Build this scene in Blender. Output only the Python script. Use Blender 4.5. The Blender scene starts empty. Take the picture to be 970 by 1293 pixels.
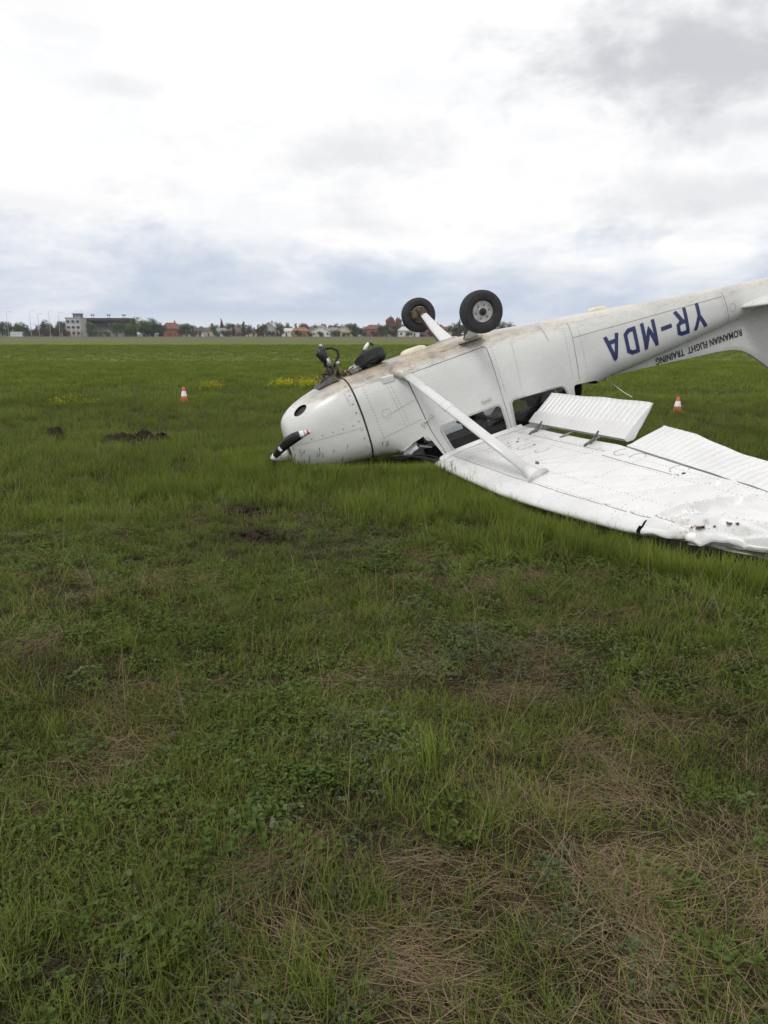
import bpy, bmesh, math, random
import numpy as np
from mathutils import Vector, Matrix, Euler, noise

random.seed(7)
rng = np.random.default_rng(7)
scene = bpy.context.scene
R = math.radians

# ------------------------------------------------------------------ camera
CAM_H = 1.6
CAM_PITCH = 13.06           # degrees below the horizon
cam_d = bpy.data.cameras.new('camera')
cam = bpy.data.objects.new('camera', cam_d)
scene.collection.objects.link(cam)
cam.location = (0, 0, CAM_H)
cam.rotation_euler = (R(90 - CAM_PITCH), 0, 0)
cam_d.sensor_fit = 'VERTICAL'
cam_d.sensor_height = 36.0
cam_d.lens = 36.0 * 970 / 1293
cam_d.clip_start = 0.05
cam_d.clip_end = 12000
scene.camera = cam

# ------------------------------------------------------------------ world
SUN_AZ = math.atan2(-0.55, -0.75)     # compass-like: sin -> X, cos -> Y
SUN_EL = R(52)
world = bpy.data.worlds.new('World')
scene.world = world
world.use_nodes = True
wn, wl = world.node_tree.nodes, world.node_tree.links
wn.clear()


def W(t, **k):
    n = wn.new(t)
    for a, v in k.items():
        setattr(n, a, v)
    return n


def wmath(op, a, b=None, c=None, clamp=False):
    n = wn.new('ShaderNodeMath'); n.operation = op; n.use_clamp = clamp
    for i, v in enumerate((a, b, c)):
        if v is None:
            continue
        if isinstance(v, (int, float)):
            n.inputs[i].default_value = v
        else:
            wl.new(v, n.inputs[i])
    return n.outputs[0]


def wsmooth(v, lo, hi, a=0.0, b=1.0):
    n = wn.new('ShaderNodeMapRange'); n.interpolation_type = 'SMOOTHSTEP'
    wl.new(v, n.inputs[0])
    for i, q in enumerate((lo, hi, a, b)):
        n.inputs[1 + i].default_value = q
    return n.outputs[0]


def wnoise(vec, scale, detail, rough, dist=0.0):
    n = wn.new('ShaderNodeTexNoise'); wl.new(vec, n.inputs['Vector'])
    n.inputs['Scale'].default_value = scale; n.inputs['Detail'].default_value = detail
    n.inputs['Roughness'].default_value = rough; n.inputs['Distortion'].default_value = dist
    return n.outputs[0]


def wmix(f, a, b):
    n = wn.new('ShaderNodeMix'); n.data_type = 'RGBA'
    wl.new(f, n.inputs[0])
    for v, i in ((a, 6), (b, 7)):
        if isinstance(v, tuple):
            n.inputs[i].default_value = (*v, 1)
        else:
            wl.new(v, n.inputs[i])
    return n.outputs[2]


tc = W('ShaderNodeTexCoord')
sep = W('ShaderNodeSeparateXYZ'); wl.new(tc.outputs['Generated'], sep.inputs[0])
dx, dy, dz = sep.outputs
zc = wmath('ADD', wmath('MAXIMUM', dz, 0.0), 0.10)
comb = W('ShaderNodeCombineXYZ')
wl.new(wmath('DIVIDE', dx, zc), comb.inputs[0]); wl.new(wmath('DIVIDE', dy, zc), comb.inputs[1])
comb.inputs[2].default_value = 3.7
cvec = comb.outputs[0]
n_big = wnoise(cvec, 0.55, 7, 0.55, 0.25)
n_fine = wnoise(cvec, 1.9, 8, 0.58, 0.35)
nmix = wmath('ADD', wmath('MULTIPLY', n_big, 0.55), wmath('MULTIPLY', n_fine, 0.45))


pv = W('ShaderNodeCombineXYZ')
wl.new(wmath('MULTIPLY', dx, 6.0), pv.inputs[0]); wl.new(wmath('MULTIPLY', dy, 6.0), pv.inputs[1]); wl.new(wmath('MULTIPLY', dz, 11.0), pv.inputs[2])
n_puff = wnoise(pv.outputs[0], 1.25, 9, 0.6, 0.15)


def blob(az, el, raz, rel):
    """soft elliptic region of the sky round one cloud (direction space)"""
    ax, ay, az_ = math.sin(R(az)) * math.cos(R(el)), math.cos(R(az)) * math.cos(R(el)), math.sin(R(el))
    u = wmath('DIVIDE', wmath('SUBTRACT', dx, ax), math.sin(R(raz)))
    v = wmath('DIVIDE', wmath('SUBTRACT', dz, az_), math.sin(R(rel)))
    d = wmath('SQRT', wmath('ADD', wmath('MULTIPLY', u, u), wmath('MULTIPLY', v, v)))
    w = wmath('ADD', d, wmath('MULTIPLY', wmath('SUBTRACT', n_puff, 0.5), 2.6))
    return wmath('MULTIPLY', wsmooth(w, 1.1, 0.1), wsmooth(dy, 0.0, 0.3))


# grey undersides in the white overcast
nmix = wmath('ADD', wmath('MULTIPLY', nmix, 0.5), wmath('MULTIPLY', n_puff, 0.5))
grey = wmath('MULTIPLY', wsmooth(nmix, 0.46, 0.68), wsmooth(dz, 0.34, 0.10, 0.10, 0.36))
for b, k in ((blob(20.5, 16.4, 13, 4.6), 0.74), (blob(27, 20.0, 13, 4.5), 0.72), (blob(24, 12.6, 9, 2.0), 0.4), (blob(-2, 11.9, 8, 2.4), 0.34), (blob(-17, 15.3, 3.5, 0.9), 0.22),
             (blob(21, 8.5, 10, 2.4), 0.36), (blob(-23, 8.0, 8, 1.4), 0.2)):
    grey = wmath('MAXIMUM', grey, wmath('MULTIPLY', b, k))
cloud = wmix(grey, (10.8, 10.8, 10.85), (5.0, 5.15, 5.7))
sky = W('ShaderNodeTexSky'); sky.sky_type = 'NISHITA'; sky.sun_disc = False
sky.sun_elevation = SUN_EL; sky.sun_rotation = SUN_AZ
sky.air_density = 1.0; sky.dust_density = 2.0; sky.ozone_density = 1.0
# cover: closed overhead, ragged with blue-grey gaps low down, thin white at the skyline
low = wsmooth(wmath('ADD', dz, wmath('MULTIPLY', wmath('SUBTRACT', n_puff, 0.5), 0.22)), 0.03, 0.15)
strk = W('ShaderNodeCombineXYZ')
wl.new(wmath('MULTIPLY', dx, 2.2), strk.inputs[0]); wl.new(wmath('MULTIPLY', dy, 2.2), strk.inputs[1])
wl.new(wmath('MULTIPLY', dz, 7.0), strk.inputs[2])
n_str = wnoise(strk.outputs[0], 1.9, 7, 0.55, 0.4)
cover = wmath('ADD', wmath('MULTIPLY', low, 0.95), wmath('MULTIPLY', wsmooth(n_str, 0.42, 0.70), 0.60), clamp=True)
cover = wmath('MAXIMUM', cover, wmath('MULTIPLY', wsmooth(dz, 0.035, 0.0), 0.55))
haze_low = wmix(wsmooth(dz, 0.40, 0.05), sky.outputs[0], (5.8, 6.6, 8.0))
col = wmix(cover, haze_low, cloud)
bg = W('ShaderNodeBackground'); wl.new(col, bg.inputs[0]); bg.inputs[1].default_value = 0.096
wo = W('ShaderNodeOutputWorld'); wl.new(bg.outputs[0], wo.inputs[0])

# ------------------------------------------------------------------ sun (overcast)
sd = bpy.data.lights.new('sun', 'SUN'); sd.energy = 1.4; sd.angle = R(14); sd.color = (1.0, 0.965, 0.91)
sun = bpy.data.objects.new('sun', sd); scene.collection.objects.link(sun)
sv = Vector((math.sin(SUN_AZ) * math.cos(SUN_EL), math.cos(SUN_AZ) * math.cos(SUN_EL), math.sin(SUN_EL)))
sun.rotation_euler = sv.to_track_quat('Z', 'Y').to_euler()
sun.location = (0, 0, 40)

scene.view_settings.view_transform = 'Standard'
scene.view_settings.look = 'None'
scene.view_settings.exposure = 0.0
scene.view_settings.gamma = 1.0
scene.view_settings.use_curve_mapping = False
scene.render.engine = 'CYCLES'
scene.cycles.max_bounces = 6
scene.cycles.diffuse_bounces = 2
scene.cycles.use_adaptive_sampling = True
scene.cycles.adaptive_threshold = 0.02
scene.cycles.glossy_bounces = 3
scene.cycles.transmission_bounces = 4
scene.cycles.transparent_max_bounces = 8
scene.cycles.use_denoising = True
scene.cycles.sample_clamp_indirect = 4.0

# ================================================================== helpers
COL = scene.collection


def pix(px, py, Y=None, z=0.0):
    """a photo pixel's ray, met with the ground height z or a distance Y"""
    u, v = (px - 485) / 970, (646.5 - py) / 970
    c, s = math.cos(R(CAM_PITCH)), math.sin(R(CAM_PITCH))
    d = (u, c + v * s, -s + v * c)
    k = Y / d[1] if Y is not None else (z - CAM_H) / d[2]
    return Vector((d[0] * k, d[1] * k, CAM_H + d[2] * k))


def mesh(name, verts, faces, smooth=True):
    me = bpy.data.meshes.new(name)
    me.from_pydata([tuple(map(float, v)) for v in verts], [], [tuple(map(int, f)) for f in faces])
    if smooth:
        me.shade_smooth()
    me.update()
    return me


def obj(name, me, mat=None, parent=None, kind=None, label=None, cat=None, group=None):
    o = bpy.data.objects.new(name, me)
    COL.objects.link(o)
    if mat is not None and me is not None and not me.materials:
        me.materials.append(mat)
    o.parent = parent
    tag(o, label, cat, group, kind)
    return o


def tag(o, label=None, cat=None, group=None, kind=None):
    for k, v in (('label', label), ('category', cat), ('group', group), ('kind', kind)):
        if v:
            o[k] = v


def empty(name, loc=(0, 0, 0), **k):
    o = bpy.data.objects.new(name, None)
    o.empty_display_size = 0.1
    COL.objects.link(o)
    o.location = loc
    tag(o, **k)
    return o


class MB:
    """collects shapes into one mesh"""
    def __init__(self):
        self.v, self.f = [], []

    def add(self, vs, fs):
        b = len(self.v)
        self.v += [tuple(v) for v in vs]
        self.f += [tuple(i + b for i in f) for f in fs]
        return self

    def box(self, c, s, m=None):
        x, y, z = (q / 2 for q in s)
        vs = [Vector(p) for p in ((-x, -y, -z), (x, -y, -z), (x, y, -z), (-x, y, -z), (-x, -y, z), (x, -y, z), (x, y, z), (-x, y, z))]
        if m is not None:
            vs = [m @ v for v in vs]
        c = Vector(c)
        return self.add([v + c for v in vs], [(0, 3, 2, 1), (4, 5, 6, 7), (0, 1, 5, 4), (1, 2, 6, 5), (2, 3, 7, 6), (3, 0, 4, 7)])

    def tube(self, pts, rad, n=8, cap=True, flat=1.0, up=None):
        pts = [Vector(p) for p in pts]
        rad = rad if isinstance(rad, (list, tuple)) else [rad] * len(pts)
        vs, fs = [], []
        ref = Vector(up) if up else None
        for i, p in enumerate(pts):
            t = (pts[min(i + 1, len(pts) - 1)] - pts[max(i - 1, 0)]).normalized()
            if ref is None:
                ref = t.orthogonal()
            a = (ref - t * ref.dot(t)).normalized()
            b = t.cross(a)
            if not up:
                ref = a
            for j in range(n):
                w = 2 * math.pi * j / n
                vs.append(p + a * math.cos(w) * rad[i] * flat + b * math.sin(w) * rad[i])
        for i in range(len(pts) - 1):
            for j in range(n):
                k = (j + 1) % n
                fs.append((i * n + j, i * n + k, (i + 1) * n + k, (i + 1) * n + j))
        if cap:
            fs.append(tuple(range(n))[::-1])
            fs.append(tuple((len(pts) - 1) * n + j for j in range(n)))
        return self.add(vs, fs)

    def lathe(self, prof, n=24, m=None, closed=False):
        """prof: (radius, height) about Z"""
        vs, fs = [], []
        for r, h in prof:
            for j in range(n):
                w = 2 * math.pi * j / n
                v = Vector((r * math.cos(w), r * math.sin(w), h))
                vs.append(m @ v if m is not None else v)
        L = len(prof)
        for i in range(L if closed else L - 1):
            i2 = (i + 1) % L
            for j in range(n):
                k = (j + 1) % n
                fs.append((i * n + j, i * n + k, i2 * n + k, i2 * n + j))
        if not closed:
            fs.append(tuple(range(n))[::-1]); fs.append(tuple((L - 1) * n + j for j in range(n)))
        return self.add(vs, fs)

    def build(self, name, mat, parent=None, smooth=False, **k):
        return obj(name, mesh(name, self.v, self.f, smooth), mat, parent, **k)


def auto_smooth(o, ang=35):
    me = o.data
    me.shade_smooth()
    me.set_sharp_from_angle(angle=R(ang))
    return o


# ------------------------------------------------------------------ materials
class NT:
    def __init__(self, name):
        self.m = bpy.data.materials.new(name); self.m.use_nodes = True
        self.n, self.l = self.m.node_tree.nodes, self.m.node_tree.links
        self.b = self.n.get('Principled BSDF'); self.out = self.n.get('Material Output')

    def new(self, t, **k):
        n = self.n.new(t)
        for a, v in k.items():
            setattr(n, a, v)
        return n

    def put(self, s, v):
        if hasattr(v, 'is_output'):
            self.l.new(v, s)
        elif isinstance(v, tuple) and len(v) == 3 and s.type == 'RGBA':
            s.default_value = (*v, 1)
        else:
            s.default_value = v

    def noise(self, scale, detail=4, rough=0.55, vec=None, dist=0.0):
        n = self.new('ShaderNodeTexNoise')
        n.inputs['Scale'].default_value = scale; n.inputs['Detail'].default_value = detail
        n.inputs['Roughness'].default_value = rough; n.inputs['Distortion'].default_value = dist
        if vec is not None:
            self.l.new(vec, n.inputs['Vector'])
        return n.outputs[0]

    def coord(self, which='Object', scale=None):
        n = self.new('ShaderNodeTexCoord').outputs[which]
        return self.mapped(n, scale) if scale else n

    def mapped(self, v, scale):
        m = self.new('ShaderNodeMapping'); m.inputs['Scale'].default_value = scale
        self.l.new(v, m.inputs[0])
        return m.outputs[0]

    def pos(self):
        return self.new('ShaderNodeNewGeometry').outputs['Position']

    def ramp(self, v, lo, hi, a=0.0, b=1.0):
        n = self.new('ShaderNodeMapRange'); n.interpolation_type = 'SMOOTHSTEP'
        self.l.new(v, n.inputs[0])
        for i, q in enumerate((lo, hi, a, b)):
            n.inputs[1 + i].default_value = q
        return n.outputs[0]

    def math(self, op, a, b=0.0, clamp=False):
        n = self.new('ShaderNodeMath', operation=op, use_clamp=clamp)
        self.put(n.inputs[0], a); self.put(n.inputs[1], b)
        return n.outputs[0]

    def mix(self, f, a, b):
        n = self.new('ShaderNodeMix', data_type='RGBA')
        self.put(n.inputs[0], f); self.put(n.inputs[6], a); self.put(n.inputs[7], b)
        return n.outputs[2]

    def bump(self, h, strength=0.3, dist=0.01):
        n = self.new('ShaderNodeBump'); n.inputs['Strength'].default_value = strength; n.inputs['Distance'].default_value = dist
        self.l.new(h, n.inputs['Height']); self.l.new(n.outputs[0], self.b.inputs['Normal'])

    def set(self, color=None, rough=None, metal=None, spec=None):
        for k, v in (('Base Color', color), ('Roughness', rough), ('Metallic', metal), ('Specular IOR Level', spec)):
            if v is not None:
                self.put(self.b.inputs[k], v)
        return self


def simple(name, col, rough=0.6, metal=0.0, var=0.25, scale=6.0, spec=0.5):
    t = NT(name)
    n = t.noise(scale, 5, 0.6, t.coord())
    dark = tuple(c * (1 - var) for c in col); lite = tuple(min(1, c * (1 + var)) for c in col)
    t.set(t.mix(t.ramp(n, 0.3, 0.7), dark, lite), rough, metal, spec)
    return t.m


def paint(name, belly=True, base=(0.67, 0.675, 0.66), wing=False):
    """white aircraft enamel with grime, oil and mud that lie on it"""
    t = NT(name)
    co = t.coord()
    s = t.new('ShaderNodeSeparateXYZ'); t.l.new(co, s.inputs[0])
    n1 = t.noise(2.2, 6, 0.6, co)
    n2 = t.noise(9, 6, 0.65, t.mapped(co, (0.6, 1, 2.2)))
    c = t.mix(t.ramp(n1, 0.35, 0.75), base, tuple(b * 0.9 for b in base))
    c = t.mix(t.math('MULTIPLY', t.ramp(n2, 0.56, 0.75), 0.35), c, (0.48, 0.46, 0.41))
    if belly:
        # brown oil film and dust along the belly, as it ran back from the engine
        zz = t.math('ADD', s.outputs[2], t.math('MULTIPLY', t.math('SUBTRACT', n2, 0.5), 0.22))
        rise = t.math('MULTIPLY', t.math('MAXIMUM', t.math('SUBTRACT', s.outputs[0], 1.6), 0.0), 0.125)
        zz = t.math('SUBTRACT', zz, rise)
        m = t.ramp(zz, 0.17, 0.0)
        m = t.math('MULTIPLY', m, t.ramp(s.outputs[0], 3.2, 1.2, 0.42, 1.0))
        m = t.math('MULTIPLY', m, t.ramp(s.outputs[0], -0.6, 0.1, 0.75, 1.0))
        tint = t.mix(t.ramp(n1, 0.4, 0.62), (0.36, 0.28, 0.18), (0.15, 0.11, 0.08))
        c = t.mix(t.math('MULTIPLY', m, 0.82), c, tint)
        n3 = t.noise(26, 3, 0.6, t.mapped(co, (0.35, 1, 1)))
        c = t.mix(t.math('MULTIPLY', t.math('MULTIPLY', m, t.ramp(n3, 0.55, 0.7)), 0.6), c, (0.12, 0.085, 0.055))
    if wing:
        # mud, torn primer near the crushed outer wing
        n4 = t.noise(7, 6, 0.7, co)
        out = t.math('MULTIPLY', t.ramp(s.outputs[1], 4.15, 4.5), t.ramp(s.outputs[0], 1.42, 1.15))
        m = t.math('MULTIPLY', t.ramp(n4, 0.55, 0.68), out)
        c = t.mix(t.math('MULTIPLY', m, 0.85), c, (0.26, 0.13, 0.075))
        n5 = t.noise(30, 3, 0.6, co)
        sp = t.math('MULTIPLY', t.ramp(n5, 0.68, 0.74), t.ramp(t.noise(1.7, 2, 0.5, co), 0.45, 0.6))
        c = t.mix(t.math('MULTIPLY', sp, 0.7), c, (0.16, 0.13, 0.10))
    t.set(c, t.ramp(n2, 0.3, 0.8, 0.22, 0.45), 0.0, 0.5)
    t.bump(t.noise(3.5, 2, 0.5, co), 0.25, 0.012)
    return t.m


M = {}
M['paint'] = paint('aircraft_white_paint')
M['wing'] = paint('wing_white_paint', belly=False, wing=True, base=(0.69, 0.69, 0.69))
M['clean'] = paint('strut_white_paint', belly=False, base=(0.62, 0.62, 0.615))
M['cream'] = simple('cream_fairing', (0.62, 0.58, 0.44), 0.5, 0, 0.15, 10)
M['rubber'] = simple('tyre_rubber', (0.022, 0.021, 0.022), 0.75, 0, 0.35, 14)
M['alloy'] = simple('wheel_alloy', (0.42, 0.42, 0.41), 0.42, 0.6, 0.25, 25)
M['steel'] = simple('dark_steel', (0.16, 0.155, 0.15), 0.5, 0.7, 0.4, 30)
M['grime'] = simple('oily_black_metal', (0.030, 0.026, 0.024), 0.55, 0.2, 0.5, 18)
M['rust'] = simple('oily_brown_metal', (0.11, 0.075, 0.05), 0.7, 0.2, 0.5, 22)
M['blade'] = simple('propeller_black', (0.017, 0.016, 0.018), 0.42, 0, 0.3, 12)
M['white'] = simple('white_enamel', (0.76, 0.76, 0.75), 0.4, 0, 0.05, 8)
M['redtip'] = simple('red_enamel', (0.45, 0.06, 0.045), 0.4, 0, 0.1, 8)
M['blue'] = simple('blue_lettering', (0.022, 0.029, 0.115), 0.45, 0, 0.12, 9)
M['black'] = simple('black_lettering', (0.02, 0.02, 0.022), 0.5, 0, 0.1, 9)
M['seam'] = simple('seam_grime', (0.17, 0.16, 0.15), 0.8, 0, 0.5, 12)
M['faint'] = simple('faint_seam', (0.36, 0.355, 0.34), 0.7, 0, 0.4, 12)
M['rivet'] = simple('rivet_grey', (0.27, 0.26, 0.24), 0.5, 0.2, 0.4, 40)
M['cabin'] = simple('cabin_trim', (0.045, 0.044, 0.045), 0.8, 0, 0.35, 7)
M['seat'] = simple('seat_cloth', (0.032, 0.032, 0.036), 0.9, 0, 0.3, 12)
M['pale_trim'] = simple('pale_trim', (0.70, 0.70, 0.69), 0.6, 0, 0.08, 6)
M['seal'] = simple('window_seal', (0.50, 0.50, 0.48), 0.5, 0, 0.15, 15)


def glass_mat():
    t = NT('cabin_glass')
    tr = t.new('ShaderNodeBsdfTransparent'); tr.inputs[0].default_value = (0.62, 0.64, 0.65, 1)
    gl = t.new('ShaderNodeBsdfGlossy'); gl.inputs['Roughness'].default_value = 0.03
    fr = t.new('ShaderNodeFresnel'); fr.inputs[0].default_value = 1.45
    mx = t.new('ShaderNodeMixShader')
    t.l.new(fr.outputs[0], mx.inputs[0]); t.l.new(tr.outputs[0], mx.inputs[1]); t.l.new(gl.outputs[0], mx.inputs[2])
    t.l.new(mx.outputs[0], t.out.inputs[0])
    return t.m


M['glass'] = glass_mat()


# ================================================================== GROUND
MOUNDS = [(pix(153, 562), .46, .22, .17), (pix(184, 562), .28, .24, .21), (pix(204, 558), .17, .16, .15)]
PITS = [(pix(322, 650), .44, .05), (pix(316, 684), .46, .05), (pix(352, 682), .16, .06), (pix(615, 668), .10, .04), (pix(28, 838), .12, .03)]


def gz(x, y):
    """height of the meadow"""
    r = math.hypot(x, y)
    k = max(0.0, 1 - r / 60)
    z = (noise.noise((x * 0.35, y * 0.35, 1.3)) * 0.045 + noise.noise((x * 1.3, y * 1.3, 4.1)) * 0.028) * k
    for p, rad, dep in PITS:
        d = math.hypot(x - p.x, (y - p.y) * 1.5) / rad
        if d < 1.7:
            z += -dep * math.exp(-d * d * 2.2) + 0.35 * dep * math.exp(-(d - 1.1) ** 2 * 8)
    return z


def build_ground():
    near_x = np.arange(-16, 16.01, 0.16)
    xs = np.concatenate([[-6000, -2000, -700, -300, -150, -80, -45, -28], np.arange(-22, -16, 1.5), near_x, np.arange(17.5, 23, 1.5), [28, 45, 80, 150, 300, 700, 2000, 6000]])
    ys = np.concatenate([[-2500, -300, -60, -15, -4], np.arange(-2, 16, 0.13), np.arange(16, 30, 0.5), np.arange(30, 60, 3), [70, 90, 120, 160, 182, 205, 240, 320, 420, 520, 800, 1600, 5000]])
    vs = [(x, y, gz(x, y) if (abs(x) < 40 and -5 < y < 60) else 0.0) for y in ys for x in xs]
    nx = len(xs)
    fs = [(j * nx + i, j * nx + i + 1, (j + 1) * nx + i + 1, (j + 1) * nx + i) for j in range(len(ys) - 1) for i in range(nx - 1)]
    t = NT('meadow_ground')
    p = t.pos()
    s = t.new('ShaderNodeSeparateXYZ'); t.l.new(p, s.inputs[0])
    n1 = t.noise(0.9, 6, 0.6, p); n2 = t.noise(14, 6, 0.65, p); n3 = t.noise(0.06, 5, 0.55, t.mapped(p, (0.5, 1.6, 1)))
    n4 = t.noise(60, 4, 0.7, p)
    near = t.mix(t.ramp(n2, 0.35, 0.7), (0.020, 0.016, 0.010), (0.045, 0.037, 0.022))
    near = t.mix(t.math('MULTIPLY', t.ramp(n1, 0.45, 0.6), 0.7), near, (0.028, 0.036, 0.012))
    near = t.mix(t.math('MULTIPLY', t.ramp(n4, 0.55, 0.75), 0.5), near, (0.10, 0.08, 0.05))
    far = t.mix(t.ramp(n3, 0.3, 0.7), (.096, .120, .027), (.115, .140, .032))
    far = t.mix(t.math('MULTIPLY', t.ramp(t.noise(0.5, 6, 0.7, t.mapped(p, (0.4, 1, 1))), 0.4, 0.7), 0.35), far, (.082, .106, .023))
    c = t.mix(t.ramp(s.outputs[1], 13, 40), near, far)
    # dry unmown strip and pale taxi track on the far side of the field
    n5 = t.noise(0.02, 5, 0.6, t.mapped(p, (0.35, 1, 1)))
    yy = t.math('ADD', s.outputs[1], t.math('MULTIPLY', t.math('SUBTRACT', n5, 0.5), 40))
    tan = t.mix(t.ramp(n5, 0.35, 0.65), (0.118, 0.102, 0.055), (0.088, 0.090, 0.040))
    c = t.mix(t.ramp(yy, 178, 205), c, tan)
    pale = t.math('MULTIPLY', t.ramp(yy, 196, 202), t.ramp(yy, 232, 226))
    c = t.mix(t.math('MULTIPLY', pale, 0.3), c, (0.20, 0.18, 0.12))
    c = t.mix(t.ramp(s.outputs[1], 330, 360), c, (0.10, 0.095, 0.055))
    t.set(c, 0.95, 0, 0.1)
    t.bump(n2, 0.6, 0.03)
    o = obj('ground', mesh('ground', vs, fs), t.m, kind='structure', label='wide flat airfield meadow reaching to the far town', cat='ground')
    return o


build_ground()

# ================================================================== AIRPLANE
# body frame: x aft from the firewall, y to its right wing, z towards its roof; the airplane lies on its back
BM = Matrix(((0.9196, 0.2618, 0.2929, -0.4444), (0.2607, -0.9644, 0.0435, 9.0974), (0.2939, 0.0363, -0.9551, 1.088), (0, 0, 0, 1)))
plane = empty('airplane', label='white high-wing light airplane lying upside down in the grass', cat='airplane')
plane.matrix_world = BM
BINV = BM.inverted()


def to_body(v):
    return BINV @ Vector(v)


def pchip(xk, yk):
    xk, yk = np.array(xk, float), np.array(yk, float)
    h = np.diff(xk); d = np.diff(yk) / h
    m = np.zeros(len(xk)); m[0], m[-1] = d[0], d[-1]
    for i in range(1, len(xk) - 1):
        if d[i - 1] * d[i] > 0:
            w1, w2 = 2 * h[i] + h[i - 1], h[i] + 2 * h[i - 1]
            m[i] = (w1 + w2) / (w1 / d[i - 1] + w2 / d[i])

    def f(x):
        x = min(max(x, xk[0]), xk[-1])
        i = min(max(int(np.searchsorted(xk, x)) - 1, 0), len(h) - 1)
        s = (x - xk[i]) / h[i]
        return float((2 * s**3 - 3 * s**2 + 1) * yk[i] + (s**3 - 2 * s**2 + s) * h[i] * m[i] + (-2 * s**3 + 3 * s**2) * yk[i + 1] + (s**3 - s**2) * h[i] * m[i + 1])
    return f


ST = [  # x, bottom, top, half width, exponent bottom, exponent top
    (-.90, .29, .76, .16, 2.2, 2.4), (-.885, .245, .80, .22, 2.3, 2.5), (-.84, .185, .835, .285, 2.4, 2.6), (-.72, .105, .87, .365, 2.6, 2.8), (-.5, .03, .91, .44, 2.9, 3.0),
    (-.2, -.025, .935, .485, 3.2, 3.4), (0, -.03, .95, .50, 3.4, 3.8), (.15, -.035, .975, .51, 3.6, 4.2), (.4, -.045, 1.17, .52, 4, 5), (.65, -.045, 1.34, .525, 4.2, 6),
    (1.3, -.045, 1.375, .53, 4.2, 6), (1.8, -.005, 1.375, .52, 4.2, 6), (2.2, .05, 1.35, .485, 4.0, 5), (2.5, .088, 1.26, .45, 3.8, 4.2), (2.8, .125, 1.11, .41, 3.6, 3.6),
    (3.1, .162, 1.03, .37, 3.4, 3.2), (3.6, .225, 1.005, .315, 3.2, 3.0), (4.2, .302, .97, .25, 3.0, 2.8), (4.8, .38, .93, .195, 2.8, 2.6), (5.3, .44, .90, .15, 2.6, 2.5), (5.9, .507, .87, .09, 2.4, 2.4), (6.35, .56, .84, .045, 2.2, 2.2)]
SX = [s[0] for s in ST]
PF = [pchip(SX, [s[i] for s in ST]) for i in range(1, 6)]


def flat_y(x, z):
    zb, zt, w, nb, nt = (f(x) for f in PF)
    c, h = (zb + zt) / 2, (zt - zb) / 2
    u = (z - c) / h
    n = nb if u < 0 else nt
    u = min(abs(u), 0.9999)
    return w * (1 - u ** n) ** (1 / n)


def skin_dent(x, y, z):
    return .006 * noise.noise((x * 2.5 + 3, y * 2.5, z * 2.5)) if x < -.07 else .007 * noise.noise((x * 1.7 + 9, y * 1.7, z * 1.7))


def side_y(x, z):
    """half width of the skin at (x, z), dents included"""
    y = flat_y(x, z)
    return y + skin_dent(x, y, z)


def section(x, n, inset=0.0):
    """n points round the fuselage at station x, equally spaced, starting at the belly centre, +y side first"""
    zb, zt, w, nb, nt = (f(x) for f in PF)
    zb, zt, w = zb + inset, zt - inset, w - inset
    c, h = (zb + zt) / 2, (zt - zb) / 2
    th = np.linspace(-np.pi / 2, np.pi / 2, 721)
    e = np.where(th < 0, nb, nt)
    y = w * np.cos(th).clip(0) ** (2 / e); z = c + h * np.sign(np.sin(th)) * np.abs(np.sin(th)) ** (2 / e)
    s = np.concatenate([[0], np.cumsum(np.hypot(np.diff(y), np.diff(z)))])
    q = np.linspace(0, s[-1], n // 2 + 1)
    yy, zz = np.interp(q, s, y), np.interp(q, s, z)
    return np.concatenate([np.stack([yy, zz], 1), np.stack([-yy[-2:0:-1], zz[-2:0:-1]], 1)])


def rounded(poly, r, k=5):
    out = []
    n = len(poly)
    for i in range(n):
        a, b, c = (Vector(poly[(i + d) % n]) for d in (-1, 0, 1))
        u, v = (a - b), (c - b)
        rr = min(r, u.length * .45, v.length * .45)
        p, q = b + u.normalized() * rr, b + v.normalized() * rr
        for j in range(k + 1):
            t = j / k
            out.append(tuple(p * (1 - t) ** 2 + b * 2 * t * (1 - t) + q * t * t))
    return out


def inpoly(P, poly):
    x, z = P[:, 0], P[:, 1]
    r = np.zeros(len(P), bool)
    n = len(poly)
    for i in range(n):
        (x1, z1), (x2, z2) = poly[i], poly[(i + 1) % n]
        if z1 == z2:
            continue
        r ^= ((z1 > z) != (z2 > z)) & (x < (x2 - x1) * (z - z1) / (z2 - z1) + x1)
    return r


def nearest(p, poly):
    best, bd = None, 1e9
    n = len(poly)
    p = np.array(p)
    for i in range(n):
        a, b = np.array(poly[i]), np.array(poly[(i + 1) % n])
        t = np.clip(np.dot(p - a, b - a) / max(np.dot(b - a, b - a), 1e-12), 0, 1)
        q = a + t * (b - a)
        d = np.hypot(*(p - q))
        if d < bd:
            best, bd = q, d
    return best


def grow(poly, d):
    """offset a polygon outwards (d>0); works for either winding"""
    n = len(poly)
    area = sum(poly[i][0] * poly[(i + 1) % n][1] - poly[(i + 1) % n][0] * poly[i][1] for i in range(n))
    sgn = 1 if area > 0 else -1
    out = []
    for i in range(n):
        a, b = Vector(poly[i - 1]), Vector(poly[(i + 1) % n])
        t = (b - a).normalized()
        out.append((poly[i][0] + t.y * d * sgn, poly[i][1] - t.x * d * sgn))
    return out


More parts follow.
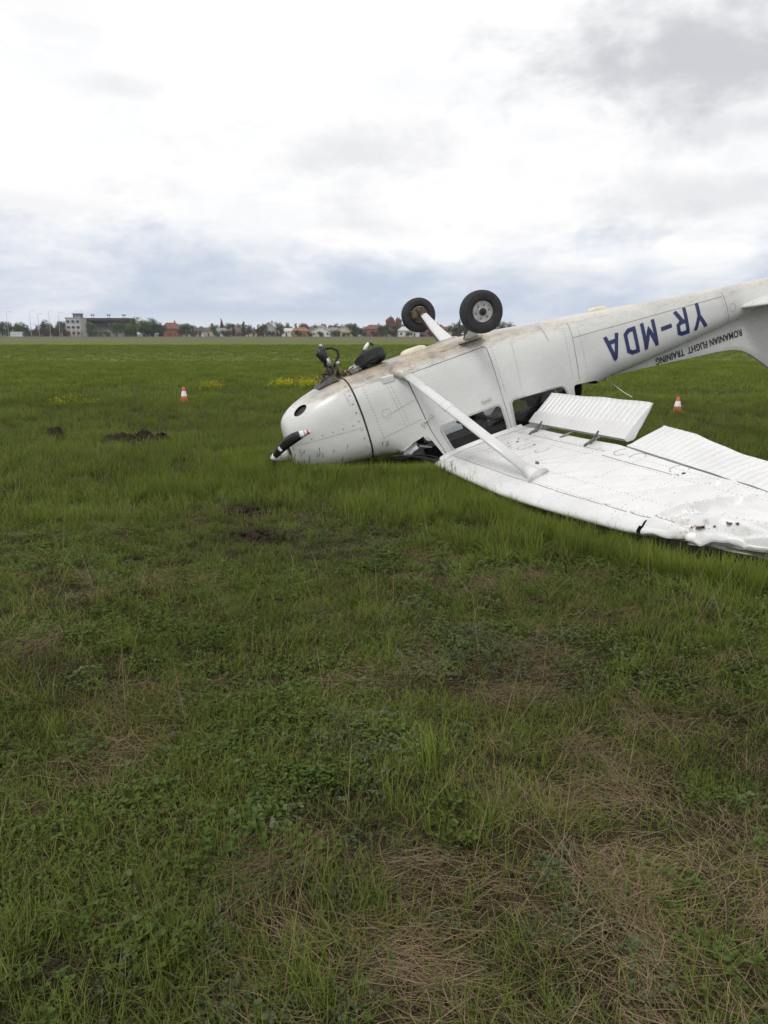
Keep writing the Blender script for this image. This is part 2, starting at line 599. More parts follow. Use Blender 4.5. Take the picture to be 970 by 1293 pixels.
WIN_DOOR = rounded([(.775, .815), (1.555, .80), (1.575, 1.135), (.865, 1.145)], .07)
WIN_REAR = rounded([(1.695, .80), (2.42, .86), (2.46, 1.02), (2.30, 1.155), (1.675, 1.155)], .07)
WIN_BACK = rounded([(2.56, .90), (2.93, .96), (3.2, 1.2), (2.55, 1.5)], .05)
WIN_SCREEN = rounded([(.13, .955), (.60, .845), (.745, 1.18), (.70, 1.6), (.1, 1.6)], .03)
DOOR = rounded([(.555, .13), (1.585, .11), (1.625, 1.185), (.775, 1.195), (.655, .80)], .05)
COWL_HOLE = [(-.665 + .080 * math.cos(a), .150 + .036 * math.sin(a) - .034 * math.cos(a)) for a in np.linspace(0, 2 * math.pi, 20, endpoint=False)]


def loft(xs, n, inset=0.0):
    P = np.array([np.concatenate([np.full((n, 1), x), section(x, n, inset)], 1) for x in xs])
    nx = len(xs)
    V = P.reshape(-1, 3)
    F = np.array([(i * n + j, i * n + (j + 1) % n, (i + 1) * n + (j + 1) % n, (i + 1) * n + j) for i in range(nx - 1) for j in range(n)])
    return V.copy(), F


def split(V, F, holes, cuts=()):
    """remove faces inside hole outlines and separate faces inside cut outlines (seen from the side); edges follow the outlines"""
    cen = V[F].mean(1)
    lab = np.zeros(len(F), int)
    for k, poly in enumerate(cuts):
        lab[inpoly(cen[:, [0, 2]], poly) & (cen[:, 1] > 0)] = k + 1
    gone = np.zeros(len(F), bool)
    for poly in holes:
        m = inpoly(cen[:, [0, 2]], poly)
        gone |= m
    out = []
    snap_all = [(gone, h) for h in holes]
    for k in range(len(cuts) + 1):
        sel = (lab == k) & ~gone
        V2 = V.copy()
        used = np.zeros(len(V), bool); used[F[sel].ravel()] = True
        for poly in holes:
            m = inpoly(cen[:, [0, 2]], poly)
            bv = np.zeros(len(V), bool); bv[F[m].ravel()] = True
            for i in np.nonzero(bv & used)[0]:
                q = nearest(V[i, [0, 2]], poly)
                y = flat_y(q[0], q[1])
                V2[i] = (q[0], math.copysign(y, V[i, 1]), q[1])
        for c, poly in enumerate(cuts):
            m = lab == c + 1
            a = np.zeros(len(V), bool); a[F[m].ravel()] = True
            b = np.zeros(len(V), bool); b[F[~m].ravel()] = True
            pl = grow(poly, -.006) if k == c + 1 else poly
            for i in np.nonzero(a & b & used)[0]:
                q = nearest(V[i, [0, 2]], pl)
                V2[i] = (q[0], flat_y(q[0], q[1]), q[1])
        ids = np.nonzero(used)[0]
        mp = np.full(len(V), -1); mp[ids] = np.arange(len(ids))
        out.append((V2[ids], mp[F[sel]]))
    return out


def dent(V, amp, sc, seed):
    for i in range(len(V)):
        p = V[i]
        V[i, 1] += math.copysign(1, p[1]) * amp * noise.noise((p[0] * sc + seed, p[1] * sc, p[2] * sc))


def seam(poly_pts, w, name, parent, mat=None, closed=False, h=.002, s=1):
    """thin strip lying on the fuselage side"""
    vs, fs = [], []
    n = len(poly_pts)
    for i, p in enumerate(poly_pts):
        a = Vector(poly_pts[i - 1 if (i or closed) else 0]); b = Vector(poly_pts[(i + 1) % n if (i < n - 1 or closed) else i])
        t = (b - a).normalized()
        for d in (-w / 2, w / 2):
            x, z = p[0] - t.y * d, p[1] + t.x * d
            vs.append((x, s * (side_y(x, z) + h), z))
    for i in range(n if closed else n - 1):
        j = (i + 1) % n
        fs.append((2 * i, 2 * i + 1, 2 * j + 1, 2 * j))
    return obj(name, mesh(name, vs, fs), mat or M['seam'], parent)


def line2(a, b, n=24):
    return [(a[0] + (b[0] - a[0]) * i / n, a[1] + (b[1] - a[1]) * i / n) for i in range(n + 1)]


# --- cowling
xs = np.concatenate([[-.90, -.895, -.885, -.865], np.arange(-.845, -.09, .02), [-.075]])
V, F = loft(xs, 160)
(Vc, Fc), = split(V, F, [])
# opening on the lower right of the cowl only
cen = Vc[Fc].mean(1)
hole = inpoly(cen[:, [0, 2]], COWL_HOLE) & (cen[:, 1] > 0)
bv = np.zeros(len(Vc), bool); bv[Fc[hole].ravel()] = True
keep = np.zeros(len(Vc), bool); keep[Fc[~hole].ravel()] = True
for i in np.nonzero(bv & keep)[0]:
    q = nearest(Vc[i, [0, 2]], COWL_HOLE)
    Vc[i] = (q[0], flat_y(*q), q[1])
Fk = [tuple(f) for f in Fc[~hole]]
for i in range(len(Vc)):                       # seam skew: the rear edge is pulled forward at the belly
    if Vc[i, 0] > -.5:
        Vc[i, 0] += (Vc[i, 0] + .5) / .425 * (-.05 * max(0, (.45 - Vc[i, 2])) + .02)
dent(Vc, .006, 2.5, 3)
cowl = obj('cowling', mesh('cowling', Vc, Fk), M['paint'], plane, label='white engine cowling pressed nose down into the grass')
fr = MB()
fr.add([tuple(v) for v in Vc[:160]], [tuple(range(160))])
o = fr.build('cowl_front', M['paint'], cowl)
for s in (1, -1):
    mb = MB()
    m = Matrix.Translation((-.903, s * .09, .55)) @ Matrix.Rotation(R(90), 4, 'Y')
    mb.lathe([(.075, .002), (.068, .012), (.06, -.0)], 18, m)
    mb.build('air_inlet', M['grime'], cowl)
V2, F2 = loft(np.arange(-.84, -.05, .08), 48, .03)
obj('engine_bay', mesh('engine_bay', V2, F2), M['grime'], cowl)

seam(line2((-.86, .50), (-.07, .53), 40), .004, 'cowl_split', cowl, M['faint'])
for k in range(9):
    zf = .05 + .10 * k
    xf = -.115 + .012 * min(1, zf / .45)
    mb = MB(); mb.lathe([(.011, 0), (.010, .003), (.004, .004)], 10, Matrix.Translation((xf, side_y(xf, zf), zf)) @ Matrix.Rotation(R(-90), 4, 'X')); mb.build('cowl_fastener', M['faint'], cowl)
for k in range(6):
    xf = -.78 + .12 * k
    mb = MB(); mb.lathe([(.009, 0), (.008, .003), (.003, .004)], 10, Matrix.Translation((xf, side_y(xf, .475), .475)) @ Matrix.Rotation(R(-90), 4, 'X')); mb.build('cowl_fastener', M['faint'], cowl)

# --- fuselage and door
xs = np.concatenate([[-.055, -.04, -.02], np.arange(0, 3.3, .025), np.arange(3.3, 6.36, .05)])
V, F = loft(xs, 220)
(Vf, Ff), (Vd, Fd) = split(V, F, [WIN_DOOR, WIN_REAR, WIN_BACK, WIN_SCREEN], [DOOR])
for A in (Vf, Vd):
    for i in range(len(A)):
        if A[i, 0] < .3:                       # same slanted firewall seam
            A[i, 0] += (.3 - A[i, 0]) / .35 * (-.05 * max(0, (.45 - A[i, 2])) + .02)
dent(Vf, .007, 1.7, 9); dent(Vd, .007, 1.7, 9)
fus = obj('fuselage', mesh('fuselage', Vf, Ff), M['paint'], plane)
door = obj('door', mesh('door', Vd, Fd), M['paint'], plane)

# dark liner inside the skin
xs = np.arange(.02, 2.75, .045)
V, F = loft(xs, 120, .03)
cen = V[F].mean(1)
g = np.zeros(len(F), bool)
for poly in (grow(WIN_DOOR, .02), grow(WIN_REAR, .02), WIN_BACK, grow(WIN_SCREEN, .03)):
    g |= inpoly(cen[:, [0, 2]], poly)
obj('cabin_lining', mesh('cabin_lining', V, F[~g]), M['cabin'], fus)
mb = MB()
mb.add([(.04, y, z) for y, z in section(.04, 60, .03)], [tuple(range(60))])
mb.build('firewall', M['grime'], fus)
mb = MB(); mb.add([(2.7, y, z) for y, z in section(2.7, 60, .03)], [tuple(range(60))])
mb.build('rear_bulkhead', M['cabin'], fus)


def ring(name, poly, mat, parent, s=1, w0=-.006, w1=.022, h=.007):
    prof = [(w0, -.012), (w0, h * .7), (w0 + .003, h), (w1 - .004, h), (w1, .0005)]
    n = len(poly)
    rows = []
    for d, hh in prof:
        q = grow(poly, d)
        rows += [(x, s * (side_y(x, z) + hh), z) for x, z in q]
    fs = [(r * n + i, r * n + (i + 1) % n, (r + 1) * n + (i + 1) % n, (r + 1) * n + i) for r in range(len(prof) - 1) for i in range(n)]
    o = obj(name, mesh(name, rows, fs), mat, parent)
    auto_smooth(o, 40)
    return o


def pane(name, poly, parent, s=1, off=-.006):
    n = len(poly)
    cx = sum(p[0] for p in poly) / n; cz = sum(p[1] for p in poly) / n
    vs, fs = [(cx, s * (side_y(cx, cz) + off), cz)], []
    for k in (.33, .66, 1.0):
        for x, z in poly:
            xx, zz = cx + (x - cx) * k, cz + (z - cz) * k
            vs.append((xx, s * (side_y(xx, zz) + off), zz))
    fs += [(0, 1 + i, 1 + (i + 1) % n) for i in range(n)]
    for r in range(2):
        fs += [(1 + r * n + i, 1 + (r + 1) * n + i, 1 + (r + 1) * n + (i + 1) % n, 1 + r * n + (i + 1) % n) for i in range(n)]
    return obj(name, mesh(name, vs, fs), M['glass'], parent)


for s in (1, -1):
    par = door if s == 1 else fus
    ring('window_frame', WIN_DOOR, M['seal'], par, s)
    pane('window_pane', WIN_DOOR, par, s)
    ring('window_frame', WIN_REAR, M['seal'], fus, s)
    pane('window_pane', WIN_REAR, fus, s)


seam(line2((.555, .16), (.655, .80)) + line2((.655, .80), (.775, 1.19))[1:], .006, 'door_seam', fus)
seam(line2((1.585, .14), (1.62, 1.15)), .005, 'door_seam', fus)
seam(line2((.60, .42), (.18, .50)), .004, 'skin_seam', fus, M['faint'])
seam(line2((.60, .66), (.10, .72)), .004, 'skin_seam', fus, M['faint'])
seam(line2((.30, .03), (.40, .70)), .004, 'skin_seam', fus, M['faint'])
seam(line2((1.9, .16), (1.86, .72)), .004, 'skin_seam', fus, M['faint'])
seam(line2((2.72, .15), (2.66, .86)), .006, 'skin_seam', fus)
seam(line2((2.35, .11), (2.38, .30)), .006, 'skin_seam', fus)
seam(line2((5.02, .46), (5.06, .90)), .006, 'skin_seam', fus)
seam(line2((2.7, .36), (5.0, .52), 60), .005, 'skin_seam', fus)
seam([(5.13 + .05 * math.cos(a), .70 + .05 * math.sin(a)) for a in np.linspace(0, 6.283, 24, endpoint=False)], .005, 'access_ring', fus, M['faint'], closed=True)
seam([(.22 + .05 * x, .47 + .055 * z) for x, z in rounded([(-1, -1), (1, -.9), (1, 1), (-1, .9)], .7)], .004, 'access_ring', fus, M['faint'], closed=True)
seam(line2((-.068, -.005), (-.046, .45)) + line2((-.046, .45), (-.046, .9))[1:], .014, 'cowl_gap', fus, M['grime'], h=.003)
seam(line2((-.16, .10), (-.14, .26)), .016, 'cowl_strap', cowl, M['seal'])

# rivets: low domes in rows, one mesh
rv = MB()


def rivet(x, y, z, n, r=.0055):
    n = Vector(n).normalized(); a = n.orthogonal().normalized(); b = n.cross(a)
    p = Vector((x, y, z))
    vs = [p + (a * math.cos(k * math.pi / 3) + b * math.sin(k * math.pi / 3)) * r + n * .0006 for k in range(6)] + [p + n * .004]
    rv.add(vs, [(k, (k + 1) % 6, 6) for k in range(6)])


def rivet_row(a, b, sp=.035):
    L = math.hypot(b[0] - a[0], b[1] - a[1])
    for i in range(int(L / sp)):
        t = i * sp / L
        x, z = a[0] + (b[0] - a[0]) * t, a[1] + (b[1] - a[1]) * t
        y = side_y(x, z)
        e = .004
        ny = 1.0; nz = -(side_y(x, z + e) - side_y(x, z - e)) / (2 * e)
        rivet(x, y, z, (0, ny, nz), .0058)


for a, b in (((0.05, .085), (1.5, .075)), ((1.5, .075), (2.5, .16)), ((2.5, .16), (3.4, .27)), ((1.64, .15), (1.66, .78)), ((.05, .03), (.12, .8)),
             ((2.62, .15), (2.57, .85)), ((2.82, .2), (2.78, .9)), ((.62, .2), (.57, .1)), ((4.98, .44), (5.02, .9)), ((.35, .1), (.45, .72)), ((1.62, 1.17), (2.3, 1.17))):
    rivet_row(a, b)
rv.build('rivet_rows', M['rivet'], fus, kind='stuff')

# interior seen through the openings
for s in (1, -1):
    for x0, nm in ((1.02, 'front_seat'), (1.95, 'rear_seat')):
        mb = MB()
        mb.box((x0, s * .24, .38), (.46, .40, .12)); mb.box((x0 + .27, s * .24, .70), (.12, .40, .66), Matrix.Rotation(R(10), 3, 'Y'))
        mb.box((x0 + .34, s * .24, 1.06), (.08, .22, .12))
        o = mb.build(nm, M['seat'], fus)
        bv = o.modifiers.new('round', 'BEVEL'); bv.width = .04; bv.segments = 3
mb = MB(); mb.box((.27, 0, .74), (.10, .92, .36)); mb.build('instrument_panel', M['grime'], fus)
mb = MB(); mb.tube([(.32, .24, .72), (.55, .24, .74)], .014); mb.tube([(.55, .12, .80), (.55, .14, .72), (.55, .34, .72), (.55, .36, .80)], .014)
mb.build('control_yoke', M['grime'], fus)
mb = MB(); mb.box((.98, -.465, .80), (.26, .02, .20), Matrix.Rotation(R(6), 3, 'Y')); mb.build('pale_panel', M['pale_trim'], fus)  # pale panel on the far cabin wall, seen through the door window
mb = MB(); mb.box((1.50, -.455, .70), (.16, .02, .12)); mb.build('pale_panel', M['pale_trim'], fus)
mb = MB(); mb.box((.58, .30, 1.0), (.16, .2, .012), Matrix.Rotation(R(-25), 3, 'Y')); mb.build('sun_visor', M['pale_trim'], fus)
mb = MB(); mb.box((.40, .36, .97), (.20, .03, .035), Matrix.Rotation(R(24), 3, 'Y')); mb.build('screen_fragment', M['pale_trim'], fus)
# windscreen bow and torn strip
mb = MB()
mb.tube([(.13, .46, .96), (.33, .47, 1.02), (.52, .47, 1.12), (.70, .48, 1.22)], [.018, .02, .02, .02], 8, flat=.6)
mb.build('windscreen_post', M['cabin'], fus)
mb = MB()
mb.tube([(.16, .50, .985), (.24, .515, 1.02), (.40, .52, 1.03), (.58, .53, 1.10), (.66, .53, 1.16)], .012, 8, flat=.5)
mb.build('torn_screen_rim', M['grime'], fus)

# door handle, hinges, pull
mb = MB(); mb.box((1.40, side_y(1.4, .70) + .012, .70), (.13, .02, .030), Matrix.Rotation(R(3), 3, 'Y')); o = mb.build('door_handle', M['seal'], door)
o.modifiers.new('round', 'BEVEL').width = .006
mb = MB(); mb.tube([(.60, side_y(.6, .70) + .012, .70), (.74, side_y(.74, .69) + .016, .66)], .012, 8); mb.tube([(.585, side_y(.585, .71) + .004, .715), (.585, side_y(.585, .71) + .03, .715)], .016, 8)
mb.build('door_hinge', M['seal'], door)
mb = MB(); mb.tube([(.56, side_y(.56, .18) + .004, .18), (.56, side_y(.56, .18) + .028, .18)], .018, 8); mb.build('door_hinge', M['seal'], door)

# belly fittings
mb = MB(); mb.box((.36, .47, .115), (.155, .05, .085), Matrix.Rotation(R(-4), 3, 'Y')); o = mb.build('cabin_step', M['clean'], plane)
o.modifiers.new('round', 'BEVEL').width = .012


def pod(name, c, sx, sy, sz, mat, parent, tilt=0.0):
    vs, fs = [], []
    n, m = 20, 6
    rot = Matrix.Rotation(tilt, 3, 'Y')
    for i in range(m + 1):
        t = i / m * math.pi / 2
        k, hz = math.cos(t) ** .45, math.sin(t)
        for j in range(n):
            w = 2 * math.pi * j / n
            cx_, cy_ = math.copysign(abs(math.cos(w)) ** .6, math.cos(w)), math.copysign(abs(math.sin(w)) ** .6, math.sin(w))
            v = rot @ Vector((cx_ * sx * k, cy_ * sy * k, -hz * sz))
            vs.append((c[0] + v.x, c[1] + v.y, c[2] + v.z))
    fs = [(i * n + j, i * n + (j + 1) % n, (i + 1) * n + (j + 1) % n, (i + 1) * n + j) for i in range(m) for j in range(n)]
    return obj(name, mesh(name, vs, fs), mat, parent)


pod('belly_fairing', (.88, .0, -.035), .17, .07, .065, M['cream'], plane)
pod('belly_antenna', (3.33, 0, .200), .135, .05, .055, M['cream'], plane, R(-7))
mb = MB(); mb.tube([(3.24, .02, 1.0), (3.235, .03, 1.07)], [.03, .018], 8); mb.tube([(3.235, .03, 1.07), (3.26, .12, 1.13), (3.29, .28, 1.24), (3.31, .40, 1.30)], .006, 6)
mb.build('whip_antenna', M['clean'], plane)


# --- wings
def naca(c, t=.12, m=.02, p=.4):
    yt = 5 * t * (.2969 * math.sqrt(max(c, 0)) - .126 * c - .3516 * c * c + .2843 * c**3 - .1036 * c**4)
    yc = m / p**2 * (2 * p * c - c * c) if c < p else m / (1 - p)**2 * (1 - 2 * p + 2 * p * c - c * c)
    return yc, yt


def wing_chord(y):
    """LE point and TE point (x,z) at span y"""
    t = max(0.0, (y - 2.55) / 2.9)
    xle = .60 + .13 * t
    xte = 2.21 - .30 * t
    zle = 1.225 + .022 * y
    zte = 1.155 + .004 * min(y, 2.6) + .05 * max(0, y - 2.6)
    return xle, zle, xte, zte


def wing_pt(y, c, lower):
    xle, zle, xte, zte = wing_chord(y)
    yc, yt = naca(c)
    ch = xte - xle
    z = zle + (zte - zle) * c + ch * (yc - yt if lower else yc + yt)
    return Vector((xle + ch * c, y, z))


CREASES = [((1.02, 2.85), (1.60, 3.85), .016, .022), ((.85, 3.4), (1.55, 4.15), .020, .03), ((.9, 3.2), (1.3, 3.7), .012, .02), ((1.0, 3.85), (1.70, 4.25), .026, .035),
           ((.8, 2.9), (1.15, 3.3), .010, .02), ((.95, 1.9), (1.5, 2.5), .008, .02), ((.78, 4.1), (1.35, 4.45), .03, .04), ((1.1, 2.2), (1.5, 3.0), .009, .02), ((.95, 4.2), (1.55, 4.6), .035, .05),
           ((.9, 2.5), (1.25, 2.9), .009, .018), ((1.2, 3.3), (1.62, 4.05), .014, .022), ((.72, 3.5), (.98, 3.75), .014, .02), ((1.3, 1.5), (1.05, 1.95), .006, .018), ((.7, 3.8), (.95, 3.95), .02, .025)]


BEND_X = pchip([2.3, 3.0, 3.7, 4.03, 4.4, 4.63, 4.87, 5.5], [0, .06, .17, .23, .30, .46, .62, .84])
BEND_Z = pchip([2.3, 3.0, 3.7, 4.03, 4.4, 4.63, 4.87, 5.5], [0, .02, .06, .08, .10, .14, .18, .22])


def wing_damage(p, lower):
    """buckles over the whole panel, crushing outboard"""
    x, y, z = p
    d = Vector((0, 0, 0))
    if lower:
        d.z -= .006 * noise.noise((x * 2.6, y * 2.1, 5))
        for (a, b, amp, w) in CREASES:
            ax, ay = a; bx, by = b
            L = math.hypot(bx - ax, by - ay)
            t = ((x - ax) * (bx - ax) + (y - ay) * (by - ay)) / L / L
            if -.15 < t < 1.15:
                q = ((x - ax) * (by - ay) - (y - ay) * (bx - ax)) / L
                k = max(0.0, 1 - abs(q) / w) * max(0.0, min(1, (t + .15) * 4, (1.15 - t) * 4))
                d.z -= amp * k
    if y > 2.3:                                # outer wing driven back and down into the turf
        xle, zle, xte, zte = wing_chord(y)
        c = (x - xle) / (xte - xle)
        k = max(0.0, 1 - c / .72)
        d.x += BEND_X(y) * k
        d.z += BEND_Z(y) * k
    o = max(0.0, min(1.0, (y - 3.85) / .55)); o = o * o * (3 - 2 * o)
    le = max(0.0, min(1.0, (1.25 - x) / .55))
    if o > 0:
        r1 = abs(noise.noise((x * 2.3, y * 2.6, z * 2 + 1))) - .2
        r2 = abs(noise.noise((x * 5.5 + 3, y * 6.5, z * 4))) - .2
        d.z -= o * (.07 * r1 + .02 * r2) * (0.3 + .7 * le)
        d.x += o * le * (.05 * noise.noise((y * 4, z * 6, 2.2)) + .03 * abs(noise.noise((y * 13, 3, z * 3))))
        vd = noise.voronoi((x * 5.0, y * 4.2, z * 2.0))[0]
        d.z -= o * (.25 + .75 * le) * .07 * min(.6, vd[1] - vd[0])
        if not lower:
            d.z -= o * le * .02
    return d


def wing_mesh(s, damaged):
    NC = 96 if damaged else 30
    REAR = .725
    ys = np.concatenate([np.arange(.47, 3.9, .03), np.arange(3.9, 5.461, .02)]) if damaged else np.linspace(.47, 5.46, 40)
    cs = [REAR * (1 - math.cos(math.pi * k / NC / 1.0)) / 2 for k in range(NC + 1)]
    cs = [REAR * (k / NC) ** 1.6 for k in range(NC + 1)]
    rows = []
    for y in ys:
        row = []
        for c in cs[::-1]:
            row.append((wing_pt(y, c, True), True))
        for c in cs[1:]:
            row.append((wing_pt(y, c, False), False))
        pts = []
        for p, lo in row:
            q = p + wing_damage(p, lo) if damaged else p
            pts.append((q.x, s * q.y, q.z))
        rows.append(pts)
    n = len(rows[0])
    vs = [p for r in rows for p in r]
    fs = []
    for i in range(len(rows) - 1):
        for j in range(n):
            k = (j + 1) % n
            a, b, c, d = i * n + j, i * n + k, (i + 1) * n + k, (i + 1) * n + j
            if damaged:
                p = Vector(vs[a])
                if j < n - 1 and 4.04 < ys[i] < 4.10 and -24 < j - NC < 30 and (abs(j - NC) < 15 or ys[i] > 4.07):
                    continue                     # split leading edge
            fs.append((a, b, c, d) if s > 0 else (d, c, b, a))
    fs.append(tuple((len(rows) - 1) * n + j for j in range(n)))
    fs.append(tuple(range(n)))
    return mesh('wing', vs, fs)


def control_surface(s, y0, y1, c0, hinge_drop, angle, pitch, name, parent, damaged, smooth_front=.34, reach=0.0):
    """flap or aileron: a thin wedge with pressed beads running chordwise"""
    ny = max(8, int((y1 - y0) / .0055)) if damaged else 20
    nc = 16
    lo, up = [], []
    for i in range(ny + 1):
        y = y0 + (y1 - y0) * i / ny
        xle, zle, xte, zte = wing_chord(y)
        ch = xte - xle
        hx = xle + ch * c0 + reach
        hz = (zle + (zte - zle) * c0) + ch * (naca(c0)[0] - naca(c0)[1]) + hinge_drop
        L = ch * (1 - c0) * 1.02
        th = ch * naca(c0)[1] * 2
        for k in range(nc + 1):
            t = k / nc
            dd = ((y - y0) / pitch) % 1.0; dd = min(dd, 1 - dd) * pitch
            bead = -math.exp(-(dd / .011) ** 2)
            env = max(0, min(1, (t - smooth_front) * 14)) * min(1, (1.0 - t) * 12)
            zl = -.024 * bead * env - .012 * math.sin(math.pi * min(1, t * 2.2) * .5) + .012
            xx, zz = L * t, zl
            zu = zl + th * (1 - t) * (1 - .0) * min(1, .35 + t * 4) + .003
            a = angle + (.05 * noise.noise((y * 2, 1, 1)) if damaged else 0)
            for arr, z_ in ((lo, zz), (up, zu)):
                X = hx + xx * math.cos(a) + z_ * math.sin(a)
                Z = hz - xx * math.sin(a) + z_ * math.cos(a)
                q = Vector((X, y, Z))
                if damaged and y > 3.2 and name == 'aileron':
                    q.z += .05 * math.sin((y - 3.2) * 2.0) * t + .01 * noise.noise((y * 4, t * 2, 3))
                arr.append((q.x, s * q.y, q.z))
    m = nc + 1
    N = len(lo)
    vs = lo + up
    fs = []
    for i in range(ny):
        for k in range(nc):
            a, b, c, d = i * m + k, i * m + k + 1, (i + 1) * m + k + 1, (i + 1) * m + k
            fs += [(a, b, c, d), (N + d, N + c, N + b, N + a)]
        fs += [(i * m, (i + 1) * m, N + (i + 1) * m, N + i * m), (i * m + nc, N + i * m + nc, N + (i + 1) * m + nc, (i + 1) * m + nc)]
    for i in (0, ny):
        for k in range(nc):
            fs.append((i * m + k, N + i * m + k, N + i * m + k + 1, i * m + k + 1))
    o = obj(name, mesh(name, vs, fs), M['wing'], parent)
    return auto_smooth(o, 50)


for s in (1, -1):
    dm = s == 1
    wing = obj('wing', wing_mesh(s, dm), M['wing'], plane,
               label='right wing lying on its top skin, buckled, leading edge torn near the tip' if dm else 'far wing lying behind the fuselage')
    auto_smooth(wing, 16 if dm else 32)
    fl = control_surface(s, .58, 2.60, .735, -.055, R(31), .095, 'flap', wing, dm, reach=.03)
    control_surface(s, 2.66, 5.38, .742, -.012, R(7), .09, 'aileron', wing, dm, smooth_front=.06, reach=.0)
    if not dm:
        continue
    # seams on the flap nose, hinge brackets, rods
    mb = MB()
    mb.add(*(lambda a: (a, [(0, 1, 2, 3)]))([Vector(v) for v in [(fl.data.vertices[i].co) for i in (0, 0, 0, 0)]])) if False else None
    for y in (1.02, 2.22):
        h = wing_pt(y, .70, True)
        b = MB()
        b.tube([(h.x - .13, y, h.z - .012), (h.x - .03, y + .01, h.z - .035), (h.x + .06, y, h.z - .10)], [.013, .019, .009], 6, flat=.5, up=(0, 1, 0))
        b.tube([(h.x - .05, y - .02, h.z - .01), (h.x + .05, y + .03, h.z - .05)], .012, 6)
        b.build('flap_bracket', M['steel'], wing)
    h = wing_pt(1.62, .72, True); b = MB(); b.tube([(h.x - .08, 1.58, h.z - .006), (h.x + .05, 1.63, h.z - .02)], .011, 6); b.build('flap_rod', M['steel'], wing)
    # panel seams and access rings on the lower skin

    def wl_pt(y, x, h=.002):
        xle, zle, xte, zte = wing_chord(y)
        p = wing_pt(y, (x - xle) / (xte - xle), True)
        p = p + wing_damage(p, True)
        p.z -= h
        return p

    def wing_line(pts, w, nm, mat=None, closed=False):
        vs, fs = [], []
        n = len(pts)
        for i, (x, y) in enumerate(pts):
            a = Vector(pts[i - 1 if (i or closed) else 0]); c = Vector(pts[(i + 1) % n if (i < n - 1 or closed) else i])
            t = (c - a).normalized()
            for d in (-w / 2, w / 2):
                vs.append(wl_pt(y + t.x * d, x - t.y * d, .0025))
        for i in range(n if closed else n - 1):
            j = (i + 1) % n
            fs.append((2 * i, 2 * i + 1, 2 * j + 1, 2 * j))
        obj(nm, mesh(nm, vs, fs), mat or M['seam'], wing)

    wing_line(line2((.80, .62), (.83, 4.3), 90), .005, 'skin_seam')
    wing_line(line2((1.52, 2.66), (1.52, 3.75), 50), .006, 'skin_seam')
    wing_line(line2((1.60, .62), (1.60, 2.6), 60), .004, 'skin_seam')
    wing_line(line2((.80, .98), (.93, 1.0), 8), .005, 'skin_seam')
    for x, y, r in ((1.66, 2.78, .075), (1.66, 3.02, .075), (1.64, 3.62, .085), (1.35, 1.42, .09), (1.22, 1.12, .08), (1.36, 1.78, .07)):
        a0 = random.uniform(0, 6)
        wing_line([(x + r * math.cos(a0 + a), y + r * math.sin(a0 + a)) for a in np.linspace(0, random.uniform(3.6, 5.6), 20)], .006, 'access_ring', M['rivet'])
    for x, y, r in ((1.46, 1.02, .011), (1.40, 1.12, .016), (1.33, 1.02, .009), (1.42, 1.50, .010), (1.585, 3.73, .016)):
        p = wl_pt(y, x, .002); b = MB(); b.lathe([(r, 0), (r * .9, .004), (r * .3, .005)], 10, Matrix.Translation(p) @ Matrix.Rotation(R(180), 4, 'X')); b.build('drain_hole', M['grime'], wing)
    rv = MB()
    for x in (.845, 1.05, 1.49, 1.63):
        for y in np.arange(.62, 4.9, .045):
            p = wl_pt(y, x, 0); rivet(p.x, p.y, p.z, (0, 0, -1), .0048)
    for y in (1.15, 1.75, 2.45, 3.1, 3.75, 4.3):
        for x in np.arange(.75, 1.65, .04):
            p = wl_pt(y, x, 0); rivet(p.x, p.y, p.z, (0, 0, -1), .0048)
    rv.build('rivet_rows', M['rivet'], wing, kind='stuff')
    # dark structure inside the split leading edge and a torn, muddy sheet hanging below it
    for y in (4.02, 4.14, 4.45, 4.75, 5.1):
        mb = MB()
        pr = [wing_pt(y, c, True) + wing_damage(wing_pt(y, c, True), False) + Vector((.07, 0, .05)) for c in (.02, .08, .2, .35, .5)] + [wing_pt(y, c, False) + wing_damage(wing_pt(y, c, False), False) + Vector((.07, 0, -.03)) for c in (.5, .35, .2, .08, .02)]
        mb.add(pr + [p + Vector((0, .004, 0)) for p in pr], [tuple(range(10)), tuple(range(19, 9, -1))] + [(i, (i + 1) % 10, 10 + (i + 1) % 10, 10 + i) for i in range(10)])
        mb.build('wing_rib', M['grime'], wing)
    vs, fs = [], []
    nu, nv = 40, 9
    for i in range(nu + 1):
        y = 4.45 + .6 * i / nu
        for j in range(nv + 1):
            t = j / nv
            p = Vector((1.14 + .66 * (y - 4.5) - .05 * t + .05 * noise.noise((y * 6, t * 2, 1)), y + .03 * noise.noise((y * 5, t * 3, 9)), 1.42 + .24 * (y - 4.5) + .06 * t * (.75 + .5 * noise.noise((y * 4.2, 2, 2))) + .015 * noise.noise((y * 11, t * 5, 4))))
            vs.append(p)
    fs = [(i * (nv + 1) + j, i * (nv + 1) + j + 1, (i + 1) * (nv + 1) + j + 1, (i + 1) * (nv + 1) + j) for i in range(nu) for j in range(nv)]
    o = obj('torn_skin', mesh('torn_skin', vs, fs), simple('torn_aluminium', (0.22, 0.22, 0.21), .5, .3, .5, 9), wing, label='torn bare metal skin hanging under the crushed wing edge')
    o.modifiers.new('thick', 'SOLIDIFY').thickness = .003
